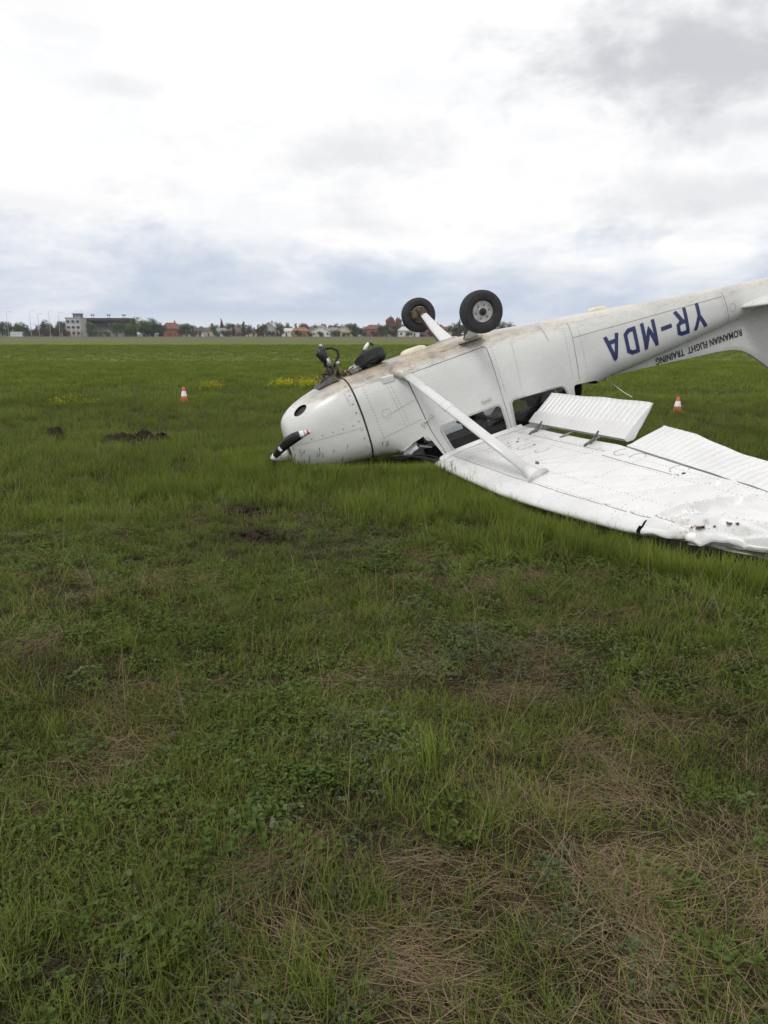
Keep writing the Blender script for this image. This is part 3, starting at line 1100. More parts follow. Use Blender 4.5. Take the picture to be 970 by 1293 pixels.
    # jagged primer-brown tears on the crushed edge
    for k in range(7):
        y = random.uniform(4.42, 4.75); x = .80 + .3 * (y - 4.4) + random.uniform(-.03, .03)
        p = wl_pt(y, x, .004); r = random.uniform(.008, .024)
        pts = [p + Vector((r * random.uniform(.5, 1.2) * math.cos(a), 1.6 * r * random.uniform(.4, 1.2) * math.sin(a), -.004 - random.uniform(0, .012))) for a in np.linspace(0, 6.283, 9, endpoint=False)]
        b = MB(); b.add([p] + pts, [(0, 1 + i, 1 + (i + 1) % 9) for i in range(9)]); b.build('skin_tear', M['rust'] if k % 3 else M['grime'], wing)
    # wing root fillet
    b = MB()
    rt = []
    for x in np.linspace(.66, 1.75, 24):
        q = wing_pt(.62, (x - .6) / 1.61, True)
        rt += [(x, side_y(x, 1.13) + .002, q.z - .035), (x, .545, q.z - .012), (x, .60, q.z - .0035)]
    b.add(rt, [(3 * i + j, 3 * i + j + 1, 3 * i + j + 4, 3 * i + j + 3) for i in range(23) for j in range(2)])
    b.build('root_fillet', M['wing'], wing, smooth=True)

# --- struts
for s in (1, -1):
    a = Vector((.545, s * .47, .075)); b = Vector((.93, s * 2.50, 1.195))
    st = empty('wing_strut'); st.parent = plane
    mb = MB()
    d = (b - a)
    mb.tube([a + d * t for t in (0.02, .3, .6, .985)], [.056, .058, .058, .056], 18, flat=.42, up=(0, d.z, -d.y * s * s))
    mb.build('strut_tube', M['clean'], st, smooth=True)
    mb = MB(); mb.tube([a + d * t for t in (.355, .362, .40, .407)], [.059, .063, .063, .059], 18, flat=.46, up=(0, d.z, -d.y)); mb.build('strut_band', M['clean'], st, smooth=True)
    mb = MB(); mb.tube([a + d * t for t in (-.03, .0, .03, .055)], [.13, .12, .085, .06], 18, flat=.62, up=(0, d.z, -d.y)); mb.build('strut_cuff', M['paint'], st, smooth=True)
    mb = MB(); mb.tube([a + d * t for t in (.935, .975, 1.0, 1.006)], [.059, .075, .11, .125], 20, flat=.8, up=(0, d.z, -d.y)); mb.build('strut_cuff', M['wing'], st, smooth=True)
    mb = MB(); c = b - d * .035 + Vector((.07, 0, -.06)); mb.tube([c, c + Vector((.015, 0, -.02))], .018, 8); mb.build('strut_bolt', M['steel'], st)


# --- main gear
def wheel(parent, c, axis, rad, wid, name='wheel', flip=1):
    w = empty(name); w.parent = parent
    q = Vector(axis).normalized().to_track_quat('Z', 'Y').to_matrix().to_4x4()
    m = Matrix.Translation(c) @ q
    h = wid / 2
    ty = [(rad * .50, -h * .62), (rad * .60, -h * .92), (rad * .74, -h), (rad * .87, -h * .93), (rad * .955, -h * .72)]
    for k in range(5):
        z = -h * .6 + h * 1.2 * k / 4
        ty += [(rad * (.985 + .012 * (1 - abs(k - 2) / 2)), z - .008), (rad * (.985 + .012 * (1 - abs(k - 2) / 2)), z + .008)]
        if k < 4:
            ty += [(rad * .962, z + .012), (rad * .962, z + h * .3 - .012)]
    ty += [(rad * .955, h * .72), (rad * .87, h * .93), (rad * .74, h), (rad * .60, h * .92), (rad * .50, h * .62)]
    mb = MB(); mb.lathe(ty, 48, m, closed=True)
    auto_smooth(mb.build('tyre', M['rubber'], w), 30)
    for sg in (1, -1):
        mb = MB(); mb.lathe([(rad * .51, sg * h * .60), (rad * .475, sg * h * .74), (rad * .44, sg * h * .74), (rad * .42, sg * h * .52), (rad * .30, sg * h * .38), (rad * .22, sg * h * .52), (rad * .16, sg * h * .78), (rad * .05, sg * h * .80)], 32, m)
        auto_smooth(mb.build('rim', M['alloy'], w), 30)
        for k in range(6):
            a = k * math.pi / 3
            mm = m @ Matrix.Translation((rad * .31 * math.cos(a), rad * .31 * math.sin(a), sg * h * .38))
            mb = MB(); mb.lathe([(.011, -.02), (.011, .02), (.006, .022)], 6, mm); mb.build('wheel_bolt', M['steel'], w)
        mb = MB(); mb.lathe([(rad * .19, sg * h * .3), (rad * .17, sg * h * .82), (rad * .07, sg * h * .86), (rad * .06, sg * h * .98), (rad * .02, sg * h)], 16, m)
        mb.build('wheel_hub', M['grime'], w)
    return w, m


for s, wc, ax in ((1, (1.335, 1.215, -.312), (-.07, 1, .02)), (-1, (1.385, -1.0, -.398), (-.05, -1, .05))):
    gear = empty('main_gear'); gear.parent = plane
    wc = Vector(wc)
    wheel(gear, wc, ax, .222, .158)
    mb = MB()
    r0 = Vector((1.46, s * .40, -.02)); r1 = wc + Vector((.03, -s * .13, .01))
    mid = r0.lerp(r1, .5) + Vector((0, 0, .02))
    dirn = (r1 - r0).normalized()
    vs = []
    for p, w, th in ((r0, .085, .022), (r0.lerp(mid, .5), .075, .02), (mid, .066, .018), (mid.lerp(r1, .5), .056, .016), (r1, .046, .015)):
        up = Vector((0, -dirn.z, dirn.y)).normalized()
        vs += [p + Vector((-w, 0, 0)) + up * th * .4, p + Vector((-w * .7, 0, 0)) + up * th, p + Vector((w * .7, 0, 0)) + up * th, p + Vector((w, 0, 0)) + up * th * .4,
               p + Vector((w, 0, 0)) - up * th * .4, p + Vector((w * .7, 0, 0)) - up * th, p + Vector((-w * .7, 0, 0)) - up * th, p + Vector((-w, 0, 0)) - up * th * .4]
    mb.add(vs, [(8 * i + j, 8 * i + (j + 1) % 8, 8 * i + 8 + (j + 1) % 8, 8 * i + 8 + j) for i in range(4) for j in range(8)] + [tuple(range(7, -1, -1)), tuple(range(32, 40))])
    mb.build('gear_leg', M['clean'], gear)
    mb = MB(); mb.tube([wc - Vector((0, s * .15, 0)), wc], .022, 10); mb.build('axle', M['steel'], gear)
    mb = MB(); m = Matrix.Translation(wc - Vector((0, s * .085, 0))) @ Matrix.Rotation(R(90), 4, 'X')
    mb.lathe([(.10, -.004), (.10, .004), (.05, .005)], 28, m); mb.build('brake_disc', M['rust'], gear)
    mb = MB(); mb.box(wc + Vector((-.09, -s * .10, -.03)), (.07, .06, .10)); mb.box(wc + Vector((-.02, -s * .115, -.08)), (.05, .03, .05)); mb.build('brake_caliper', M['rust'], gear)
    mb = MB(); mb.tube([wc + Vector((-.07, -s * .12, .02)), wc + Vector((-.06, -s * .3, .10)), r0 + Vector((-.10, s * .05, -.02))], .007, 6); mb.build('brake_hose', M['grime'], gear)
    # fairing plate where the leg leaves the belly
    o = pod('leg_fairing', (1.46, s * .40, .00), .155, .085, .040, M['paint'], gear)
    if 0: mb = MB(); mb.tube([(1.46 + .165 * math.cos(a), s * .41 + .095 * math.sin(a), .022 - .03 * abs(math.sin(a)) * 0) for a in np.linspace(0, 6.283, 28)], .006, 5); mb.build('fairing_seal', M['rust'], gear)

# --- broken nose gear
ng = empty('nose_gear'); ng.parent = plane; ng['label'] = 'broken nose gear with its fork snapped off and wheel lying on the belly'
wheel(ng, Vector((.345, .02, -.128)), (.13, .36, 1), .19, .14)
mb = MB()
mb.tube([(-.12, .02, .05), (-.14, .01, -.10), (-.16, 0, -.24)], [.050, .045, .034], 12)
mb.tube([(-.17, 0, -.20), (-.15, -.01, -.33), (-.155, -.01, -.44)], [.036, .028, .016], 10)
mb.build('oleo_leg', M['grime'], ng, smooth=True)
mb = MB()
mb.tube([(-.185, .03, -.27), (-.21, .03, -.36), (-.18, .02, -.44)], [.03, .052, .028], 10)
mb.build('shimmy_damper', M['blade'], ng, smooth=True)
mb = MB()
mb.tube([(-.13, .02, -.40), (-.06, .03, -.39), (.0, .03, -.34), (-.01, .03, -.28), (-.06, .02, -.22), (-.10, .02, -.17)], [.016, .015, .018, .017, .015, .014], 8)
mb.build('torque_link', M['grime'], ng, smooth=True)
for pa, pb, ra, rb in (((-.145, .035, -.20), (-.14, .04, -.29), .03, .022), ((-.06, .05, -.19), (-.03, .06, -.215), .026, .02), ((-.17, .01, -.43), (-.165, .01, -.465), .025, .016)):
    mb = MB(); mb.tube([pa, pb], [ra, rb], 8); mb.build('broken_fitting', M['alloy'], ng, smooth=True)
mb = MB()
for k in range(22):
    x = random.uniform(-.22, .10); a = Vector((x, random.uniform(-.14, .14), -.02))
    b = a + Vector((random.uniform(-.08, .10), random.uniform(-.06, .06), -random.uniform(.03, .15 if x < 0 else .07)))
    c = b + Vector((random.uniform(-.06, .10), random.uniform(-.05, .05), random.uniform(-.03, .06)))
    mb.tube([a, b, c], random.uniform(.006, .016), 6)
mb.build('bent_link', M['rust'], ng, smooth=True)
mb = MB()
for k in range(9):
    c = Vector((random.uniform(-.02, .26), random.uniform(-.10, .12), -.045 - random.uniform(0, .035)))
    mb.box(c, (random.uniform(.05, .11), random.uniform(.04, .09), random.uniform(.02, .05)), Euler((random.uniform(-.5, .5), random.uniform(-.5, .5), random.uniform(0, 3))).to_matrix())
mb.build('crushed_bracket', M['alloy'], ng)
mb = MB()
mb.tube([(.24, -.10, -.10), (.28, -.10, -.20), (.34, -.10, -.24)], [.02, .024, .022], 8); mb.tube([(.40, -.1, -.30), (.44, -.1, -.285), (.455, -.1, -.262)], .015, 8)
mb.tube([(.20, -.08, -.06), (.25, -.09, -.17), (.36, -.1, -.20)], .014, 8)
mb.build('fork_arm', M['grime'], ng, smooth=True)
mb = MB(); mb.tube([(.33, -.10, -.235), (.37, -.10, -.272), (.41, -.10, -.305)], [.020, .022, .017], 10); mb.build('fork_tube', M['white'], ng, smooth=True)
mb = MB(); mb.add([(-.38, .20, -.005), (-.38, -.20, -.005), (-.12, -.24, -.035), (-.12, .24, -.035), (-.16, .18, -.10), (-.16, -.18, -.10)], [(0, 3, 4), (0, 4, 5, 1), (1, 5, 2), (3, 2, 5, 4), (0, 1, 2, 3)])
mb.build('dark_cowl_wedge', M['grime'], cowl)  # black wedge standing in for the dark opening at the engine's underside

# --- propeller
prop = empty('propeller'); prop.parent = plane; prop['label'] = 'black propeller bent back round the nose, white spinner'


def blade(pts, widths, nrm, thick=.011):
    """curved blade: centre line, half widths and face normals"""
    vs, n = [], len(pts)
    pts = [Vector(p) for p in pts]
    for i, p in enumerate(pts):
        t = (pts[min(i + 1, n - 1)] - pts[max(i - 1, 0)]).normalized()
        N = Vector(nrm[i]); N = (N - t * N.dot(t)).normalized(); B = t.cross(N)
        w = widths[i]
        for c, h in ((-1, 0), (-.5, 1), (.3, 1), (1, 0), (.3, -.5), (-.5, -.5)):
            vs.append(p + B * w * c + N * thick * h)
    fs = [(6 * i + j, 6 * i + (j + 1) % 6, 6 * i + 6 + (j + 1) % 6, 6 * i + 6 + j) for i in range(n - 1) for j in range(6)]
    fs += [tuple(range(5, -1, -1)), tuple(6 * n - 6 + j for j in range(6))]
    return vs, fs


def bez(P, n):
    P = [np.array(p, float) for p in P]
    out = []
    for i in range(n + 1):
        t = i / n
        q = P
        while len(q) > 1:
            q = [a * (1 - t) + b * t for a, b in zip(q[:-1], q[1:])]
        out.append(tuple(q[0]))
    return out


cl = bez([(-1.09, .10, .565), (-1.06, .24, .52), (-.98, .42, .40), (-.80, .53, .36), (-.67, .56, .372)], 24)
wd = [.034 + .026 * math.sin(min(1, i / 15) * math.pi / 2) - (.044 * max(0, (i - 15) / 9) ** 1.5) for i in range(25)]
nm = [(-.5, .85, -.1)] * 8 + [(-.25, .95, -.2)] * 17
bl = [blade(cl[a:b], wd[a:b], nm[a:b]) for a, b in ((0, 20), (19, 22), (21, 25))]
mb = MB(); mb.add(*bl[0]); b0 = mb.build('blade', M['blade'], prop, smooth=True)
mb = MB(); mb.add(*bl[1]); mb.build('blade_stripe', M['white'], b0, smooth=True)
st_m = NT('blade_tip_stripes'); w_ = st_m.new('ShaderNodeTexWave'); w_.bands_direction = 'X'; w_.inputs['Scale'].default_value = 6.5
st_m.l.new(st_m.coord(), w_.inputs[0]); st_m.set(st_m.mix(st_m.ramp(w_.outputs[1], .45, .55), (.70, .68, .64), (.45, .07, .05)), .45)
mb = MB(); mb.add(*bl[2]); mb.build('blade_tip', st_m.m, b0, smooth=True)
i = 8; p = Vector(cl[i]); N = Vector((-.4, .9, -.12)).normalized()
mb = MB(); mb.lathe([(.030, .0), (.030, .003)], 16, Matrix.Translation(p + N * .012) @ N.to_track_quat('Z', 'Y').to_matrix().to_4x4()); mb.build('blade_decal', M['white'], b0)
cl2 = bez([(-1.09, -.10, .565), (-1.10, -.35, .70), (-1.02, -.6, .95), (-.9, -.85, 1.02)], 16)
mb = MB(); mb.add(*blade(cl2, [.05 + .03 * math.sin(i / 16 * 3.1) for i in range(17)], [(-1, 0, .2)] * 17)); mb.build('blade', M['blade'], prop, smooth=True)
mb = MB(); mb.lathe([(.085, 0), (.085, .06), (.075, .11), (.055, .16), (.03, .20), (.01, .215)], 28, Matrix.Translation((-.92, 0, .59)) @ Matrix.Rotation(R(-90), 4, 'Y'))
mb.build('spinner', M['white'], prop, smooth=True)

# --- tail
for s in (1, -1):
    vs = []
    span = np.linspace(.06, 1.72, 26)
    prof = [(c, 1) for c in np.linspace(1, 0, 15)] + [(c, -1) for c in np.linspace(0, 1, 15)[1:]]
    for y in span:
        t = (y - .06) / 1.66
        xle, ch = 5.26 + .24 * t, .98 - .42 * t
        e = .02 * max(0, (t - .93) / .07) ** 2
        for c, sd in prof:
            cc = (1 - math.cos(c * math.pi / 2)) if c < 1 else 1
            cc = c * c if c < .5 else c
            yc, yt = naca(c ** 1.5, .10, 0)
            vs.append((xle + ch * c ** 1.5 + e, s * y, .745 + sd * yt * ch))
    n = len(prof)
    fs = [(i * n + j, i * n + j + 1, (i + 1) * n + j + 1, (i + 1) * n + j) if s > 0 else (i * n + j, (i + 1) * n + j, (i + 1) * n + j + 1, i * n + j + 1) for i in range(25) for j in range(n - 1)]
    fs.append(tuple(25 * n + j for j in range(n)))
    obj('horizontal_stabiliser', mesh('stab', vs, fs), M['clean'], plane)

edge = pchip([2.95, 3.4, 3.9, 4.5, 5.0, 5.2, 5.35, 5.5, 5.75, 6.05, 6.3, 6.62], [1.0, 1.045, 1.10, 1.172, 1.235, 1.285, 1.375, 1.52, 1.80, 2.05, 2.08, 2.05])
vs = []
xs_ = np.linspace(2.95, 6.62, 110)
lev = np.linspace(0, 1, 13)
for x in xs_:
    zt_ = edge(x); zb_ = PF[1](min(x, 6.3)) - .05
    for v in lev:
        z = zb_ + (zt_ - zb_) * v
        fl_ = .055 * math.exp(-(z - zb_) / .05)
        th = min(.055, .012 + .05 * max(0, (x - 4.9)) ** .8) * (1 - .3 * v)
        th *= 1 if v < .98 else .55
        th = max(.004, th * min(1, (6.66 - x) * 2.5)) + fl_ * (1 if x < 6.3 else .3) * min(1, (x - 2.95) * 3)
        vs.append((x, th, z))
nl = len(lev); NV = len(vs)
vs += [(x, -y, z) for x, y, z in vs]
fs = []
for i in range(len(xs_) - 1):
    for j in range(nl - 1):
        a, b, c, d = i * nl + j, i * nl + j + 1, (i + 1) * nl + j + 1, (i + 1) * nl + j
        fs += [(a, d, c, b), (NV + a, NV + b, NV + c, NV + d)]
    fs.append((i * nl + nl - 1, (i + 1) * nl + nl - 1, NV + (i + 1) * nl + nl - 1, NV + i * nl + nl - 1))
for j in range(nl - 1):
    i = len(xs_) - 1
    fs.append((i * nl + j, i * nl + j + 1, NV + i * nl + j + 1, NV + i * nl + j))
fin = obj('tail_fin', mesh('tail_fin', vs, fs), M['paint'], plane)
auto_smooth(fin, 45)


def fin_y(x, z):
    zb_ = PF[1](x) - .05
    v = min(1, max(0, (z - zb_) / (edge(x) - zb_)))
    th = min(.055, .012 + .05 * max(0, (x - 4.9)) ** .8) * (1 - .3 * v)
    return th + .055 * math.exp(-(z - zb_) / .05)


# --- lettering on the skin
GL = {  # strokes in a unit cell (width, polylines), drawn with a flat pen
    'Y': (.22, [[(.02, 1), (.11, .48), (.20, 1)], [(.11, .52), (.11, 0)]]),
    'R': (.20, [[(.03, 0), (.03, .915), (.13, .915), (.17, .85), (.17, .56), (.13, .49), (.03, .49)], [(.09, .49), (.185, 0)]]),
    '-': (.17, [[(.0, .47), (.17, .47)]]),
    'M': (.23, [[(.03, 0), (.03, 1)], [(.025, .97), (.115, .30), (.205, .97)], [(.20, 1), (.20, 0)]]),
    'D': (.20, [[(.03, .085), (.03, .915), (.115, .915), (.17, .80), (.17, .20), (.115, .085), (.03, .085)]]),
    'A': (.22, [[(.02, 0), (.11, .97), (.20, 0)], [(.055, .27), (.165, .27)]])}


def letter(ch, u0, z0, x0, H, slope):
    w, lines = GL[ch]
    pen = .053
    me_v, me_f = [], []
    for li, ln in enumerate(lines):
        P = [Vector((a, b * H)) for a, b in ln]
        segs = []
        for a, b in zip(P[:-1], P[1:]):
            k = max(1, int((b - a).length / .03))
            segs += [a.lerp(b, i / k) for i in range(k)]
        segs.append(P[-1])
        n = len(segs)
        base = len(me_v)
        closed = (P[0] - P[-1]).length < 1e-6
        for i, p in enumerate(segs):
            t0 = (segs[i] - segs[i - 1]) if i else ((segs[-1] - segs[-2]) if closed else segs[1] - segs[0])
            t1 = (segs[i + 1] - segs[i]) if i < n - 1 else ((segs[1] - segs[0]) if closed else segs[i] - segs[i - 1])
            t0, t1 = t0.normalized(), t1.normalized()
            t = (t0 + t1).normalized()
            nn = Vector((-t.y, t.x)); mit = 1 / max(.62, nn.dot(Vector((-t0.y, t0.x))))
            for d in (-.5, .5):
                q = p + nn * d * pen * mit
                u, v = u0 + q.x, min(max(q.y, 0), H) if abs(q.y - H / 2) > H / 2 - .001 else q.y
                x = x0 - u; z = z0 + v + slope * u
                me_v.append((x, side_y(x, z) + .0035 + .0006 * li, z))
        me_f += [(base + 2 * i, base + 2 * i + 1, base + 2 * i + 3, base + 2 * i + 2) for i in range(n - 1)]
    o = obj('letter', mesh('letter', me_v, me_f), M['blue'], fus)
    o['label'] = 'blue registration letter ' + (ch if ch != '-' else 'dash')


u = 0.0
for ch in 'YR-MDA':
    letter(ch, u, .485, 4.70, .335, -.002)
    u += GL[ch][0] + .067

fc = bpy.data.curves.new('school_name', 'FONT'); fc.body = 'ROMANIAN FLIGHT  TRAINING'; fc.size = .122; fc.offset = .0035; fc.space_character = 1.05
fo = bpy.data.objects.new('school_name', fc); COL.objects.link(fo)
bpy.context.view_layer.update()
tm = bpy.data.meshes.new_from_object(fo.evaluated_get(bpy.context.evaluated_depsgraph_get()))
bpy.data.objects.remove(fo); bpy.data.curves.remove(fc)
bm_ = bmesh.new(); bm_.from_mesh(tm); bmesh.ops.triangulate(bm_, faces=bm_.faces[:])
wmax = max(v.co.x for v in bm_.verts)
TX0, TX1 = 5.31, 3.98
for v in bm_.verts:
    u = v.co.x / wmax
    x = TX0 + (TX1 - TX0) * u
    z = (1.035 + (1.022 - 1.035) * u) + v.co.y
    v.co = (x, fin_y(x, z) + .004, z)
bm_.to_mesh(tm); bm_.free(); tm.materials.clear()
obj('lettering', tm, M['black'], fin)['label'] = 'small black flight school name along the tail fillet'

# ================================================================== CONES, MOUNDS
for (px, py), lab in (((233, 508), 'orange and white traffic cone near the heap of dug earth'), ((855, 521), 'orange and white traffic cone beyond the raised wing flap')):
    p = pix(px, py)
    c = empty('traffic_cone', (p.x, p.y, 0), label=lab, cat='traffic cone', group='traffic cones round the wreck')
    H = .37 if px < 400 else .33
    orange = M.setdefault('cone', simple('cone_orange', (0.50, 0.10, 0.06), .5, 0, .12, 8))
    mb = MB(); mb.box((0, 0, .015), (.26, .26, .03)); o = mb.build('base', orange, c); o.modifiers.new('round', 'BEVEL').width = .01
    rr = lambda h: .098 - .073 * h / H
    mb = MB(); mb.lathe([(rr(0.03), .03), (rr(H * .40), H * .40)], 20); auto_smooth(mb.build('body', orange, c), 30); mb = MB(); mb.lathe([(rr(H * .73), H * .73), (rr(H * .97), H * .97), (rr(H) * .8, H)], 20); auto_smooth(mb.build('cone_tip', orange, c), 30)
    mb = MB(); mb.lathe([(rr(H * .40) + .001, H * .40), (rr(H * .73) + .001, H * .73)], 20); auto_smooth(mb.build('band', M['white'], c), 30)

soil = NT('fresh_soil'); sp_ = soil.coord(); n_ = soil.noise(22, 6, .7, sp_)
soil.set(soil.mix(soil.ramp(n_, .3, .7), (.016, .012, .009), (.045, .033, .024)), .95, 0, .1); soil.bump(n_, .8, .02)
for k, (p, rx, ry, hh) in enumerate(MOUNDS + [(pix(70, 554), .22, .17, .19), (pix(322, 646), .28, .11, .055), (pix(318, 677), .29, .11, .06), (pix(615, 668), .08, .05, .05)]):
    vs, n, m = [], 36, 12
    for i in range(m + 1):
        r = i / m
        for j in range(n):
            a = 2 * math.pi * j / n
            x, y = rx * r * math.cos(a), ry * r * math.sin(a)
            h = hh * (1 - r * r) ** 1.2 if r < 1 else -.03
            q = Vector((p.x + x, p.y + y, 0))
            h += (1 - r) * .0 + .45 * hh * noise.noise((q.x * 9, q.y * 9, 3)) * (1 - r ** 3) + .3 * hh * noise.noise((q.x * 24, q.y * 24, 5)) * (1 - r ** 3)
            vs.append((x, y, h + gz(q.x, q.y) - .01))
    fs = [(i * n + j, (i + 1) * n + j, (i + 1) * n + (j + 1) % n, i * n + (j + 1) % n) for i in range(m) for j in range(n)]
    for _ in range(26):                           # clods
        a, r = random.uniform(0, 6.28), random.uniform(.2, 1.15)
        x, y = rx * r * math.cos(a), ry * r * math.sin(a)
        h = hh * max(0, 1 - r * r) + gz(p.x + x, p.y + y)
        s_ = random.uniform(.012, .035)
        b0_ = len(vs)
        o8 = [(1, 0, 0), (0, 1, 0), (-1, 0, 0), (0, -1, 0), (0, 0, 1), (0, 0, -1)]
        vs += [(x + s_ * random.uniform(.7, 1.3) * d[0], y + s_ * random.uniform(.7, 1.3) * d[1], h + s_ * random.uniform(.5, 1) * d[2]) for d in o8]
        fs += [(b0_ + i, b0_ + (i + 1) % 4, b0_ + 4) for i in range(4)] + [(b0_ + (i + 1) % 4, b0_ + i, b0_ + 5) for i in range(4)]
    labs = ['wide dark heap of freshly dug earth in the meadow', 'tall rounded dark heap of dug earth joining the wide one', 'small dark heap of dug earth at the end of the row',
            'low greyish earth heap with dry grass, apart from the dark heaps', 'shallow bare earth scar in the grass', 'deeper dark hole of bare earth in the grass', 'single dark clod of earth below the wing']
    o = obj('earth_heap' if k < 4 else 'earth_scar', mesh('earth_heap', vs, fs), soil.m, label=labs[k], cat='earth heap' if k < 4 else 'earth scar')
    o.location = (p.x, p.y, 0)

# ================================================================== FAR TOWN
D0 = 480.0


def far(px, Y=D0):
    return Vector(((px - 485) / 970 * Y * 0.9745, Y, 0))


def fmat(name, col, var=.12, scale=.8):
    k = 'far_' + name
    if k not in M:
        M[k] = simple(k, col, .85, 0, var, scale, .2)
    return M[k]


ROOF = {'red': (.16, .078, .062), 'brown': (.13, .085, .065), 'grey': (.20, .20, .21), 'dark': (.07, .068, .07), 'orange': (.24, .12, .07), 'pale': (.46, .46, .46)}
WALL = {'white': (.58, .57, .54), 'cream': (.50, .44, .33), 'grey': (.32, .32, .33), 'ochre': (.36, .21, .12), 'brick': (.24, .10, .075), 'pink': (.45, .30, .26)}


def house(px, w, h, rh, wall, roof, label, Y=D0, depth=9, gable=False, rot=0.0, chim=True):
    o = empty('house', far(px, Y), label=label, cat='house', group='houses on the far town edge')
    o.rotation_euler = (0, 0, rot)
    mb = MB(); mb.box((0, 0, h / 2), (w, depth, h))
    if gable:
        mb.add([(-w / 2, -depth / 2, h), (w / 2, -depth / 2, h), (0, -depth / 2, h + rh), (-w / 2, depth / 2, h), (w / 2, depth / 2, h), (0, depth / 2, h + rh)], [(0, 1, 2), (5, 4, 3)])
    mb.build('wall', fmat('wall_' + wall, WALL[wall]), o)
    mb = MB(); e = .5; t = .25
    if gable:
        for sg in (-1, 1):
            mb.add([(sg * (w / 2 + e), -depth / 2 - e, h - e * rh / (w / 2)), (0, -depth / 2 - e, h + rh), (0, depth / 2 + e, h + rh), (sg * (w / 2 + e), depth / 2 + e, h - e * rh / (w / 2)),
                    (sg * (w / 2 + e), -depth / 2 - e, h + t - e * rh / (w / 2)), (0, -depth / 2 - e, h + rh + t), (0, depth / 2 + e, h + rh + t), (sg * (w / 2 + e), depth / 2 + e, h + t - e * rh / (w / 2))],
                   [(0, 1, 2, 3), (7, 6, 5, 4), (0, 4, 5, 1), (3, 2, 6, 7), (0, 3, 7, 4)])
    else:
        hip = min(w * .22, 2.5)
        mb.add([(-w / 2 - e, -depth / 2 - e, h), (w / 2 + e, -depth / 2 - e, h), (w / 2 + e, depth / 2 + e, h), (-w / 2 - e, depth / 2 + e, h), (-w / 2 + hip, 0, h + rh), (w / 2 - hip, 0, h + rh)],
               [(0, 1, 5, 4), (1, 2, 5), (2, 3, 4, 5), (3, 0, 4), (3, 2, 1, 0)])
    rf = mb.build('roof', fmat('roof_' + roof, ROOF[roof]), o)
    if chim:
        mb = MB(); mb.box((w * .2, .6, h + rh * .8), (.7, .7, rh * .9 + .6)); mb.build('chimney', fmat('wall_brick', WALL['brick']), rf)
    nW = max(2, int(w / 3.2))
    for lvl in range(max(1, int(h / 2.9))):
        for i in range(nW):
            x = -w / 2 + w * (i + .5) / nW
            if lvl == 0 and i == nW // 2:
                mb = MB(); mb.box((x, -depth / 2 - .03, 1.05), (1.0, .10, 2.1)); mb.build('door', fmat('door', (.10, .06, .04)), o)
                continue
            wn_ = MB(); wn_.box((x, -depth / 2 - .03, 1.6 + lvl * 2.8), (1.25, .08, 1.35)); f_ = wn_.build('window', fmat('frame', (.5, .5, .48)), o)
            wn_ = MB(); wn_.box((x, -depth / 2 - .08, 1.6 + lvl * 2.8), (1.05, .06, 1.15)); wn_.build('pane', fmat('pane', (.05, .06, .07)), f_)
    return o


house(217, 10, 4.5, 3.6, 'brick', 'red', 'brick house with wide red roof beside the tall green trees', Y=470)
house(250, 9, 3, 2.2, 'white', 'dark', 'low white house with dark roof between two trees')
house(262, 7, 3, 2.4, 'cream', 'brown', 'small cream house with brown roof', Y=520)
house(279, 10, 3, 2, 'white', 'grey', 'long low white house with grey roof')
house(297, 8, 3.2, 2.2, 'grey', 'brown', 'grey house with brown roof beside the conifer')
house(318, 8, 3, 2.0, 'cream', 'dark', 'cream house with dark hipped roof', Y=510)
house(341, 7, 5.6, 2.8, 'grey', 'pale', 'two-storey pale grey gabled house', gable=True)
house(363, 10, 3, 2, 'white', 'pale', 'white house with pale roof')
house(380, 9.5, 3.1, 2.2, 'ochre', 'orange', 'bright ochre house with orange roof', Y=460)
house(395, 7, 3, 2.2, 'pink', 'brown', 'pinkish house with brown roof', Y=520)
house(406, 12, 3.0, 3.0, 'white', 'pale', 'white gabled house with wide pale roof', gable=True, Y=465)
house(422, 8, 3.0, 2.4, 'grey', 'grey', 'grey house with grey roof')
house(434, 11, 3.2, 2.8, 'cream', 'pale', 'cream gabled house with pale roof', gable=True)
house(458, 8, 3.2, 2, 'white', 'dark', 'white house with dark roof half hidden by trees', Y=510)
house(473, 12, 4.6, 2.6, 'brick', 'red', 'long brick red house beside the church', Y=500)
house(519, 15, 3.4, 2.2, 'white', 'pale', 'long white shed with pale roof beside the church', Y=450)
house(546, 15, 4.2, 2.6, 'brick', 'red', 'broad dark red house seen under the landing gear', Y=450)
house(566, 9, 3.4, 2.4, 'white', 'brown', 'white house with brown roof seen under the landing gear', Y=480)
# white container
p = far(22, 440); c = empty('container', p, label='white storage container at the foot of the far trees', cat='container')
mb = MB(); mb.box((0, 0, 1.4), (7.0, 2.4, 2.6)); mb.build('shell', fmat('container', (.5, .53, .55)), c)
mb = MB(); [mb.box((x, -1.22, 1.4), (.12, .08, 2.4)) for x in np.arange(-3.2, 3.3, .8)]; mb.build('rib', fmat('container', (.5, .53, .55)), c)

